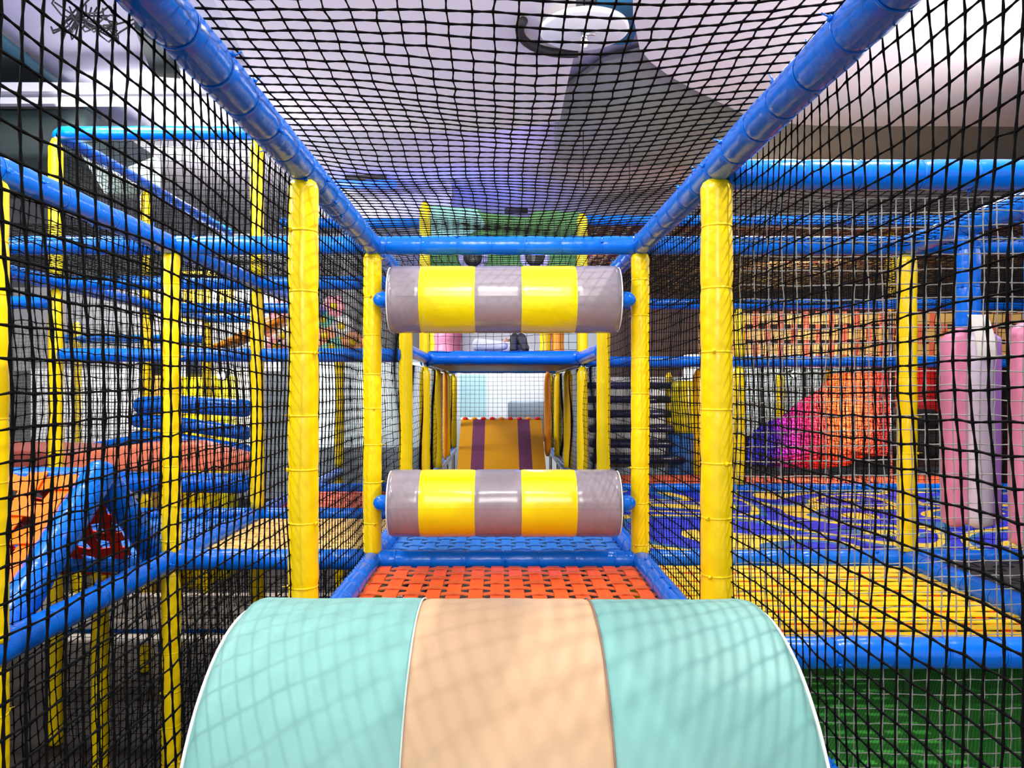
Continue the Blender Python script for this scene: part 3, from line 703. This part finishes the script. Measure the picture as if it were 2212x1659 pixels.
b = MB().tube([(-.45, 1.33, .425), (.45, 1.33, .425)], .016, 10); obj('edge_bar', b, WPIPE, t)
o = tag(obj('wall_board', MB().box((P(1022, 860, 12).x, 12, ZC-.15), (.42, .04, .72)), mat('pale_cyan_board', (.55, .85, .9), .5), smooth=False), 'pale cyan board on the far wall seen through the tunnel end net', 'board')
o = tag(obj('storage_box', MB().box((P(1140, 880, 11.5).x, 11.5, ZC-.5), (.6, .4, .6), bev=.03), mat('slate_box', (.25, .3, .35), .5)), 'slate grey box standing behind the tunnel end net', 'box')
b = MB().box((P(1085, 860, 12.5).x, 12.6, ZC-.6), (2.2, .1, 2.4)); tag(obj('white_partition', b, WHITE, smooth=False), 'white partition closing the view behind the low tunnel', 'partition')

# middle platform floor
b = MB().box(((XA+XB)/2, 6.9, ZC+M), (1.14, 2.1, .05)); tag(obj('platform_board', b, mat('navy_board', (.01, .03, .2), .4), smooth=False), 'dark blue platform board carrying the reclining person', 'platform')

# ---------------------------------------------------------------- green face panel
t = thing('face_panel', 'green painted panel with two big round eyes behind the roller crossbar', 'panel', W(0, 6.4, .75))
GR = mat('leaf_green_paint', (.06, .22, .05), .6, vary=(4, (.10, .30, .09)))
y = 6.4
def pxp(px, py): return ((px-VX)/F*y, ZC+(VY-py)/F*y-(ZC+.75))
poly = [pxp(*p) for p in ((925, 445), (1030, 450), (1045, 462), (1140, 470), (1160, 455), (1262, 460), (1262, 600), (925, 600))]
n = len(poly); b = MB(); b.add([(x, -.02, z) for x, z in poly]+[(x, .02, z) for x, z in poly], [tuple(range(n-1, -1, -1)), tuple(range(n, 2*n))]+[(i, (i+1) % n, n+(i+1) % n, n+i) for i in range(n)])
obj('board', b, GR, t, smooth=False)
poly = [pxp(*p) for p in ((930, 448), (1030, 452), (1050, 490), (990, 520), (932, 540))]
n = len(poly); b = MB(); b.add([(x, -.035, z) for x, z in poly]+[(x, -.021, z) for x, z in poly], [tuple(range(n-1, -1, -1)), tuple(range(n, 2*n))]+[(i, (i+1) % n, n+(i+1) % n, n+i) for i in range(n)])
obj('cheek_patch', b, mat('aqua_paint', (.25, .55, .5), .6), t, smooth=False)
for ex in (1022, 1155):
    x, z = pxp(ex, 557)
    e1 = obj('eye', MB().ball((x, -.03, z), (.125, .03, .115), 24), mat('eye_lilac', (.5, .5, .9), .4), t)
    obj('pupil', MB().ball((x, -.055, z), (.08, .018, .085), 24), mat('pupil_black', (.01, .01, .012), .3), e1)

# ---------------------------------------------------------------- person lying on the middle platform
def skin_body(name, joints, edges, m, parent, loc):
    me = bpy.data.meshes.new(name); me.from_pydata([j[:3] for j in joints], edges, []); o = link(name, me, parent, loc)
    md = o.modifiers.new('skin', 'SKIN'); o.modifiers.new('sub', 'SUBSURF').levels = 2; o.modifiers['sub'].render_levels = 2
    for i, j in enumerate(joints):
        o.data.skin_vertices[0].data[i].radius = (j[3], j[3] if len(j) < 5 else j[4])
    o.data.skin_vertices[0].data[0].use_root = True
    me.materials.append(m)
    return o
t = thing('person', 'person in pale clothes lying back on the platform, black soles toward the camera', 'person', W(.06, 6.6, M+.03))
CL = mat('pale_blue_cloth', (.62, .66, .80), .8, bump=(20, .5, .02)); SK = mat('skin', (.65, .38, .26), .5); HR = mat('dark_hair', (.015, .01, .01), .6)
J = [(0, .05, .09, .095, .08), (0, .22, .10, .09, .075), (0, .38, .11, .11, .08), (0, .46, .12, .05, .05), (0, .53, .13, .042, .042),
     (.06, -.05, .10, .07, .07), (.12, -.35, .16, .05, .05), (.12, -.66, .11, .036, .036),
     (-.08, -.03, .10, .07, .07), (-.26, -.33, .13, .06, .06), (.0, -.60, .10, .036, .036),
     (.15, .38, .11, .045, .045), (.26, .20, .07, .036, .036), (.22, .02, .05, .028, .028),
     (-.15, .38, .11, .045, .045), (-.27, .21, .07, .036, .036), (-.25, .03, .05, .028, .028)]
E = [(0, 1), (1, 2), (2, 3), (3, 4), (0, 5), (5, 6), (6, 7), (0, 8), (8, 9), (9, 10), (2, 11), (11, 12), (12, 13), (2, 14), (14, 15), (15, 16)]
skin_body('body', J, E, CL, t, (0, 0, 0))
b = MB().ball((0, .64, .14), (.078, .105, .095), 24); b.ball((0, .60, .235), (.012, .018, .016), 10)
for s in (-1, 1): b.ball((s*.078, .64, .13), (.012, .02, .03), 10)
b.ball((0, .57, .215), (.024, .008, .008), 10)
hd = obj('head', b, SK, t)
for s in (-1, 1): obj('eye', MB().ball((s*.03, .635, .226), (.013, .008, .007), 10), HR, hd)
obj('hair', MB().ball((0, .69, .125), (.088, .09, .10), 20), HR, t)
for s, (hx, hy_) in ((1, (.22, .0)), (-1, (-.25, .0))):
    Jh = [(hx, hy_+.02, .05, .022, .015), (hx, hy_-.05, .045, .03, .013)]; Eh = [(0, 1)]
    for k in range(4):
        a = (k-1.5)*.017; ln = (.055, .068, .064, .05)[k]; i0 = len(Jh)
        Jh += [(hx+a, hy_-.08, .045, .009), (hx+a*1.15, hy_-.08-ln*.55, .04, .0085), (hx+a*1.2, hy_-.08-ln, .03, .0075)]; Eh += [(1, i0), (i0, i0+1), (i0+1, i0+2)]
    i0 = len(Jh); Jh += [(hx-s*.03, hy_-.02, .045, .011), (hx-s*.05, hy_-.055, .04, .009)]; Eh += [(0, i0), (i0, i0+1)]
    skin_body('hand', Jh, Eh, SK, t, (0, 0, 0))
SH = mat('black_shoe', (.012, .012, .014), .5)
for cx, cy, tl in ((.125, -.70, -.32), (.055, -.66, .06)):
    b = MB(); prof = [(-.10, .030), (-.07, .038), (-.02, .036), (.04, .044), (.09, .040), (.125, .018)]
    vs = []; n = 14
    for z, r in prof:
        for k in range(n):
            th = 2*math.pi*k/n; vs.append((r*math.cos(th), .055*math.sin(th)*(1 if math.sin(th) > 0 else .35), z))
    b.add(vs, [(i*n+k, i*n+(k+1) % n, (i+1)*n+(k+1) % n, (i+1)*n+k) for i in range(len(prof)-1) for k in range(n)]+[tuple(range(n-1, -1, -1)), tuple((len(prof)-1)*n+k for k in range(n))])
    o = obj('shoe', b, SH, t, loc=(cx, cy, .118)); o.rotation_euler = (-.25, tl, 0); o.scale = (.85, .8, .66)

# things behind the person on the platform level
def column(px, w_, y, z0, z1, m_, name, label, cat):
    x = (px-VX)/F*y; rr = w_/F*y/2
    b = MB(); N = 30
    b.tube([(0, 0, (z1-z0)*k/N) for k in range(N+1)], [rr*(1+.03*math.sin(k*1.1)) * (math.sqrt(max(.15, 1-(abs(k/N-.5)*2)**10))) for k in range(N+1)], 20)
    return tag(obj(name, b, m_, loc=W(x, y, z0)), label, cat)
column(968, 60, 8.8, M, 1.1, PINK, 'soft_column', 'dusty pink soft column left of the reclining person', 'soft column')
column(1178, 24, 8.4, M, 1.1, YEL, 'soft_column', 'yellow soft column right of the shoes', 'soft column')
column(1205, 26, 8.4, M, 1.1, ORAN, 'soft_column', 'orange soft column right of the shoes', 'soft column')
column(940, 22, 9.0, M, 1.1, YEL, 'soft_column', 'yellow soft column left of the dusty pink one', 'soft column')
column(1150, 26, 9.2, L0-.6, M+.6, WHITE, 'soft_column', 'white column deep behind the platform', 'column') if False else None
b = MB().box((P(1090, 740, 10).x, 10, ZC+.65), (1.3, .1, .9)); tag(obj('pale_screen', b, mat('pale_grey_screen', (.5, .52, .6), .6), smooth=False), 'pale grey screen behind the reclining person', 'screen')

# orange padded posts in tunnel walls
for px, w_, y_, m_, lb in ((962, 10, 7.6, ORAN, 'slim orange upright inside the tunnel on the left'), (1183, 15, 8.0, ORAN, 'slim orange upright inside the tunnel on the right, beside the ramp')):
    column(px, w_, y_, L0+.05, M-.03, m_, 'padded_upright', lb, 'post')

# ---------------------------------------------------------------- left side: bolster, salmon pad, blue beams
def profile_pad(pts, d, depth, m_, name, label, cat, bev=.02):
    q_ = [P(x, y_, d) for x, y_ in pts]; n = len(q_); b = MB(); c = q_[0].copy()
    b.add([p-c for p in q_]+[p-c+Vector((0, depth, 0)) for p in q_], [tuple(range(n-1, -1, -1)), tuple(range(n, 2*n))]+[(i, (i+1) % n, n+(i+1) % n, n+i) for i in range(n)])
    o = obj(name, b, m_, loc=c); md = o.modifiers.new('bevel', 'BEVEL'); md.width = bev; md.segments = 3; autosmooth(o, 60)
    return tag(o, label, cat)
profile_pad([(120, 1018), (120, 985), (310, 957), (420, 955), (532, 985), (532, 1018)], 5.0, .22, SALM, 'salmon_pad', 'thick salmon vinyl pad under the stacked blue beams', 'pad')
profile_pad([(0-200, 1018), (-200, 968), (90, 975), (118, 985), (118, 1018)], 5.2, .8, mat('maroon_vinyl', (.30, .06, .04), .4), 'maroon_pad', 'dark maroon pad left of the salmon pad', 'pad')
def beam(pts, d, r, label, name='curved_beam', m_=BLUE):
    P3 = [P(x, y_, d) for x, y_ in pts]; c = P3[0].copy(); out = []
    for i in range(len(P3)-1):
        for k in range(8): out.append(P3[i].lerp(P3[i+1], k/8)-c)
    out.append(P3[-1]-c)
    b = MB().tube(out, r, 18); b.ball(out[0], r, 14); b.ball(out[-1], r, 14)
    return tag(obj(name, b, m_, loc=c), label, 'beam', 'stacked blue padded beams')
beam([(308, 876), (380, 872), (528, 882)], 5.3, .062, 'top beam of the three stacked blue padded beams')
beam([(298, 908), (380, 915), (528, 935)], 5.3, .05, 'middle beam of the three stacked blue padded beams')
beam([(298, 946), (380, 950), (528, 975)], 5.3, .052, 'bottom beam of the three stacked blue padded beams, on the salmon pad')
tag(beam([(245, 1040), (380, 1042), (520, 1044)], 4.85, .065, 'fat blue bolster in front of the salmon pad', 'bolster_roll'), cat='bolster')
# blue edge strip of the salmon pad going back left
beam([(120, 982), (220, 962), (300, 948)], 6.0, .035, 'thin blue padded edge behind the salmon pad', 'padded_edge')
# grey mesh screen and pale wall board at the far left
MESHM = mat('grey_screen_mesh', (.12, .13, .13), .6)
netX(6.4, -4.6, -3.0, L0-.1, T-.1, 'fine grey diamond screen at the far left', s=60, m=MESHM, r=.003, mesh=.03, group='grey screens')
b = MB().box((-4.2, 8.95, ZC-.25), (2.6, .08, .95)); tag(obj('white_partition', b, WHITE, smooth=False), 'white low partition at far left behind the mesh screen', 'partition')
b = MB().box((-4.2, 9.1, ZC+.7), (3.2, .08, 1.0)); tag(obj('grey_partition', b, mat('mid_grey_board', (.3, .3, .32), .6), smooth=False), 'grey partition above the white one at far left', 'partition')
b = MB().box((-1.55, 9.0, ZC-.2), (1.5, .08, 1.0)); tag(obj('white_partition', b, mat('icy_board', (.62, .74, .8), .5), smooth=False), 'icy white partition between the nearest left post and the tunnel', 'partition')
# yellow lockers
for i, (px, w_, yt, yb_, m_) in enumerate(((355, 55, 812, 905, mat('tan_locker', (.45, .26, .04), .5)), (430, 60, 815, 960, YEL), (480, 50, 812, 900, YELV))):
    b = MB(); y_ = 8.0+.38*i; x = (px-VX)/F*y_; z0 = -ZC; z1 = (VY-yt)/F*y_
    tl = thing('locker', ('brown tan locker', 'yellow locker', 'lemon locker lit by a lamp')[i]+' behind the stacked blue beams, '+('left', 'middle', 'right')[i]+' of three', 'locker', W(x, y_, z0), 'lockers behind the blue beams')
    obj('body', MB().box((0, 0, (z1-z0)/2), (w_/F*y_, .35, z1-z0), bev=.01), m_, tl); obj('door', MB().box((0, -.185, (z1-z0)/2), (w_/F*y_*.86, .02, (z1-z0)*.9), bev=.004), m_, tl)
for i, (px, py, dd) in enumerate(((355, 791, 8.0), (430, 795, 8.38))):
    b = MB().box(tuple(P(px, py, dd)), (.2, .25, .2), bev=.01); tag(obj('dark_box', b, mat('navy_box', (.01, .015, .04), .5)), f'dark navy box above the lockers, {"left" if i == 0 else "right"} one', 'box')
b = MB(); 
tag(obj('paper_notice', MB().box(tuple(P(463, 642, 8.318)), (.075, .01, .19)), mat('notice_paper', (.85, .9, .95), .5), smooth=False), 'small white paper notice on a panel behind the left frame', 'notice')
b = MB().box(tuple(P(450, 640, 8.35)), (.55, .05, .55)); tag(obj('yellow_board', b, mat('mustard_board', (.75, .45, .02), .5), smooth=False), 'mustard board behind the white paper notice', 'board')
# orange plank and flower garland
q0, q1 = P(450, 762, 6.0), P(620, 690, 6.0)
b = MB(); dv_ = (q1-q0); rt = dv_.to_track_quat('X', 'Z').to_matrix(); b.box(tuple((q0+q1)/2), (dv_.length, .3, .045), bev=.012, rot=rt)
tag(obj('orange_slide_plank', b, ORAN), 'orange plank sloping up behind the left net', 'plank')
rg = random.Random(4); fc = [mat('peach_petals', (1, .45, .2), .5), mat('pink_petals', (.9, .35, .4), .5), mat('white_petals', (.8, .8, .75), .5), mat('mint_petals', (.2, .6, .45), .5)]
k = 0
for px, py in ((590, 705), (606, 672), (612, 725), (700, 690), (706, 725), (722, 662), (735, 705), (715, 750), (760, 740), (600, 748)):
    c = P(px+rg.uniform(-4, 4), py, 6.3); mm = fc[k % 4]; nm_ = ('peach', 'pink', 'white', 'mint')[k % 4]; k += 1
    tf = thing('paper_flower', f'{nm_} paper flower in the garland, {ordn[k] if k < 8 else ("eighth", "ninth", "tenth")[k-8]} along it behind the nearest left post', 'flower', c, 'paper flowers behind the left post')
    for j in range(6):
        a = j*math.pi/3; obj('petal', MB().ball((.055*math.cos(a), 0, .055*math.sin(a)), (.045, .02, .045), 10), mm, tf)
    obj('flower_centre', MB().ball((0, -.02, 0), (.03, .02, .03), 10), YEL, tf)

# lower level, left: slats and lower rails
for i, (y_, zz) in enumerate(((4.3, -1.25), (4.5, -1.40), (4.9, -1.62))):
    b = MB().box((-1.9, y_, ZC+zz), (2.2, .12, .025), bev=.004); tag(obj('bench_slat', b, mat('cream_slat', (.75, .68, .58), .5)), f'pale slat under the left decks, {("top", "middle", "bottom")[i]} of three', 'slat', 'slats under the left decks')
for i, (y_, zz) in enumerate(((4.62, -1.45), (5.8, -1.75))):
    rail((X2, y_, zz), (XA, y_, zz), f'dark blue padded rail of the lower storey under the left decks, {("nearer", "farther")[i]} one')
b = MB().box((-2.2, 5.6, ZC-1.7), (3.0, .1, .35)); tag(obj('low_wall_pad', b, mat('beige_pad', (.55, .47, .38), .6), smooth=False), 'beige pad low at the back under the left decks', 'pad')
netX(4.7, X2, XA, -2.15, L0-.06, 'dark net closing the lower storey under the left decks', s=61, r=.002)
for x_ in (-2.05,):
    post(x_, 3.9, [(G+.01, L0-.05)], 'yellow padded post low at the lower left under the blue deck', r=.041)

# right background
t = thing('yellow_drum', 'bright yellow drum standing on a blue block behind the right posts', 'drum', P(1478, 935, 7.6))
rr = 50/F*7.6/2*1.1
obj('drum_body', MB().tube([(0, 0, k*.04) for k in range(14)], [rr*(1.0 if 0 < k < 13 else .9) for k in range(14)], 28), YELV, t)
b = MB().box((P(1478, 970, 7.6).x, 7.6, (P(1478, 936, 7.6).z)/2), (.32, .32, P(1478, 936, 7.6).z), bev=.03); tag(obj('blue_block', b, BWEB), 'blue soft block under the yellow drum', 'block')
b = MB().box(tuple(P(1988, 860, 7.9)), (.40, .3, .62), bev=.03); tag(obj('red_block', b, REDP), 'red panel right of the rainbow crochet net', 'panel')
b = MB().box(tuple(P(1990, 955, 7.6)), (.9, .5, .32), bev=.08); b.box(tuple(P(1970, 905, 7.6)), (.45, .4, .2), bev=.07); tag(obj('dark_cushion_stack', b, DARK), 'black cushion stack under the red panel', 'cushion')
b = MB().box((3.72, 10.2, ZC-.1), (2.5, .08, 1.1)); tag(obj('white_partition', b, mat('cool_white_board', (.7, .78, .8), .5), smooth=False), 'cool white partition left of the rainbow net, far behind', 'partition')
b = MB().box((5.0, 12.5, ZC+.4), (6.5, .1, 3.4)); tag(obj('brown_partition', b, WDRK, smooth=False), 'dark brown partition filling the far right background', 'partition')
for i in range(7):
    tag(obj('partition_bar', MB().box((2.9+.28*i, 10.0, ZC-.1), (.03, .03, 1.1)), DARK, smooth=False), f'thin dark upright bar before the cool white partition, {("leftmost", "second from left", "third from left", "middle", "third from right", "second from right", "rightmost")[i]}', 'bar', 'dark bars before the white partition')
# dark blue steps right of tunnel
for i in range(6):
    zz = -.70+i*.145
    b = MB().box((1.35, 7.6+.1*i, ZC+zz), (.9, .5, .07), bev=.015); tag(obj('step_board', b, mat('deep_navy_vinyl', (.01, .02, .10), .3, coat=.3)), f'dark navy padded step right of the tunnel, {ordn[i+1]} from the bottom', 'step', 'navy steps right of the tunnel')
b = MB().box((1.55, 8.75, ZC-.35), (1.3, .06, .95)); tag(obj('white_partition', b, WHITE, smooth=False), 'white partition behind the navy steps right of the tunnel', 'partition')
# lamps far away (real fixtures)
for px, py, d, lb in ((1716, 808, 9.6, 'small glaring spotlight far right behind the nets'), (478, 812, 7.7, 'small glaring spotlight above the yellow lockers')):
    t = thing('spotlight', lb, 'lamp', P(px, py, d))
    obj('housing', MB().tube([(0, .03, 0), (0, .14, .02)], [.05, .035], 18), DARK, t)
    obj('bulb', MB().ball((0, 0, 0), (.042, .03, .042), 18), mat('glowing_bulb', (1, 1, 1), .4, emit=(1, .97, .85), estr=14), t)

# ---------------------------------------------------------------- ceiling details
def ceil_panel(pts, h, th, m_, name, label, cat='ceiling panel', smooth_n=0):
    poly = [PZ(px, py, h) for px, py in pts]
    if smooth_n:
        for _ in range(smooth_n):
            out = []
            for i in range(len(poly)):
                a = poly[i]; c = poly[(i+1) % len(poly)]
                out += [(a[0]*.75+c[0]*.25, a[1]*.75+c[1]*.25), (a[0]*.25+c[0]*.75, a[1]*.25+c[1]*.75)]
            poly = out
    ar = sum(poly[i][0]*poly[(i+1) % len(poly)][1]-poly[(i+1) % len(poly)][0]*poly[i][1] for i in range(len(poly)))
    if ar < 0: poly = poly[::-1]
    b = MB().prism(poly, ZC+h, ZC+h+th)
    return tag(obj(name, b, m_, smooth=False), label, cat)
CLOUD = mat('white_cloud_panel', (.86, .80, .80), .85)
GG = mat('sage_grey_panel', (.30, .34, .32), .85, vary=(2, (.38, .41, .40)))
ceil_panel([(380, -150), (1235, -150), (1248, 90), (1225, 180), (1205, 284), (640, 284), (560, 180)], 2.40, .05, CLOUD, 'cloud_panel', 'large white hanging ceiling panel left of the round lamp disc', smooth_n=1)
ceil_panel([(1365, -200), (1368, 90), (1420, 150), (1520, 205), (1640, 262), (1800, 274), (2000, 272), (2300, 275), (2700, 250), (2700, -200)], 2.40, .05, CLOUD, 'cloud_panel', 'large white cloud shaped ceiling panel at upper right', smooth_n=1)
ceil_panel([(1240, 60), (1190, 340), (1230, 356), (1560, 360), (1700, 350), (1900, 348), (2600, 345), (2600, 60)], 2.50, .04, GG, 'sage_panel', 'sage grey ceiling panel showing between the two white panels', smooth_n=2)
t = thing('lamp_disc', 'round white ceiling disc with small bare bulb fitting', 'ceiling lamp', W((1262-VX)/F*4.95, 4.95, 2.33))
obj('disc', MB().tube([(0, 0, .02), (0, 0, 0), (0, 0, -.012)], [.285, .29, .27], 48), mat('white_disc', (.9, .9, .88), .5), t)
obj('bulb_holder', MB().tube([(0, 0, -.01), (0, 0, -.06)], .022, 16), STEEL, t)
obj('bulb', MB().ball((0, 0, -.08), (.026, .026, .035), 16), mat('frosted_bulb', (.8, .75, .7), .2), t)
obj('bracket', MB().box((.03, -.02, -.03), (.08, .012, .02), bev=.003), STEEL, t)
obj('cord', MB().tube([(0, 0, .02), (0, 0, .25)], .006, 8), DARK, t)
b = MB(); pts = [PZ(1195, 45, 2.36), PZ(1165, 60, 2.36)]
cx_, cy_ = (1262-VX)/F*4.95, 4.95
b.tube([(cx_-.06+.36*math.cos(a), cy_+.05+.36*math.sin(a), ZC+2.36) for a in [math.radians(80+10*k) for k in range(13)]], .03, 12)
tag(obj('cable_duct', b, DARK), 'black curved flexible duct beside the round ceiling disc', 'duct')
b = MB().box((PZ(1340, 15, 2.45)[0], 5.1, ZC+2.47), (.32, .6, .06)); tag(obj('blue_ceiling_box', b, mat('teal_blue_paint', (.02, .16, .32), .5), smooth=False), 'teal blue box in the ceiling gap beside the lamp disc', 'box')
for i, (px, d) in enumerate(((1260, 7.4), (1360, 7.8))):
    x = (px-VX)/F*d; tag(obj('hanging_wire', MB().tube([(x, d, ZC+2.5), (x, d, ZC+1.95)], .005, 6), DARK), f'thin black wire hanging below the sage ceiling panel, {("left", "right")[i]} one', 'wire', 'wires below the ceiling')
# left ceiling: beam, dark bulkhead, vents, cables
b = MB().box((-4.4, 6.05, ZC+2.34), (4.6, .3, .07)); b.box((-4.4, 6.0, ZC+2.26), (4.6, .06, .05)); tag(obj('white_ceiling_beam', b, WHITE, smooth=False), 'white thin beam crossing the ceiling at upper left', 'beam')
b = MB().box((-4.9, 7.0, ZC+2.12), (2.96, 1.4, .42), bev=.04); tag(obj('dark_bulkhead', b, DGREEN), 'dark green bulkhead hanging from the ceiling at upper left', 'bulkhead')
ceil_panel([(-80, 110), (60, 130), (95, 185), (-80, 190)], 2.5, .06, DGREEN, 'ceiling_vent', 'dark vent panel in the ceiling at the far upper left', 'vent')
ceil_panel([(290, 60), (360, 110), (390, 170), (330, 165)], 2.5, .06, DGREEN, 'ceiling_vent', 'dark vent panel in the ceiling just left of the long blue rail', 'vent')
b = MB().tube([PZ(-60, 40, 2.48)+(ZC+2.48,), PZ(210, 250, 2.48)+(ZC+2.48,)], .045, 14); tag(obj('ceiling_pipe', b, mat('petrol_pipe', (.03, .10, .13), .4)), 'dark petrol pipe running along the ceiling at upper left', 'pipe')
rg = random.Random(9); b = MB()
for k in range(9):
    x0, y0 = PZ(150+12*k, 8+rg.uniform(-6, 6), 2.5); pts = []
    for j in range(14):
        pts.append((x0+.25*math.sin(j*.5+k)*j/14, y0+.16*math.cos(j*.6+k*1.7)*j/14, ZC+2.48-.2*math.sin(j/13*math.pi)*(.6+rg.random()*.5)))
    b.tube(pts, .006, 6)
tag(obj('cable_bundle', b, DARK), 'tangle of thin black cables hanging from the ceiling at upper left', 'cables')
b = MB().box((P(790, 398, 9.2).x, 9.2, P(790, 398, 9.2).z), (.75, .1, .09), bev=.02); tag(obj('blue_led_bar', b, mat('blue_led_glow', (.02, .08, 1), .4, emit=(.02, .1, 1), estr=2.2)), 'glowing blue light bar under the ceiling behind the roof net', 'lamp')
o = bpy.data.objects['blue_led_bar']; obj('mount', MB().box((P(790, 398, 9.2).x, 9.2, ZC+2.56), (.5, .04, .10)), DARK, o, smooth=False)
b = MB().tube([P(1090, 455, 9.5), P(1140, 455, 9.5)], .035, 14); tag(obj('black_projector', b, DARK), 'flat black fitting under the ceiling above the green face panel', 'fitting')
b = MB().box((-1.45, 9.6, ZC+2.34), (1.7, .1, .56)); tag(obj('pale_bulkhead', b, mat('grey_bulkhead', (.35, .34, .38), .7), smooth=False), 'pale grey bulkhead left of the green face panel, behind the roof net', 'bulkhead')
b = MB().box((-4.3, 8.0, ZC+2.34), (.9, .1, .62)); tag(obj('bright_panel', b, WHITE, smooth=False), 'bright white wall panel behind the upper storey at left', 'panel')
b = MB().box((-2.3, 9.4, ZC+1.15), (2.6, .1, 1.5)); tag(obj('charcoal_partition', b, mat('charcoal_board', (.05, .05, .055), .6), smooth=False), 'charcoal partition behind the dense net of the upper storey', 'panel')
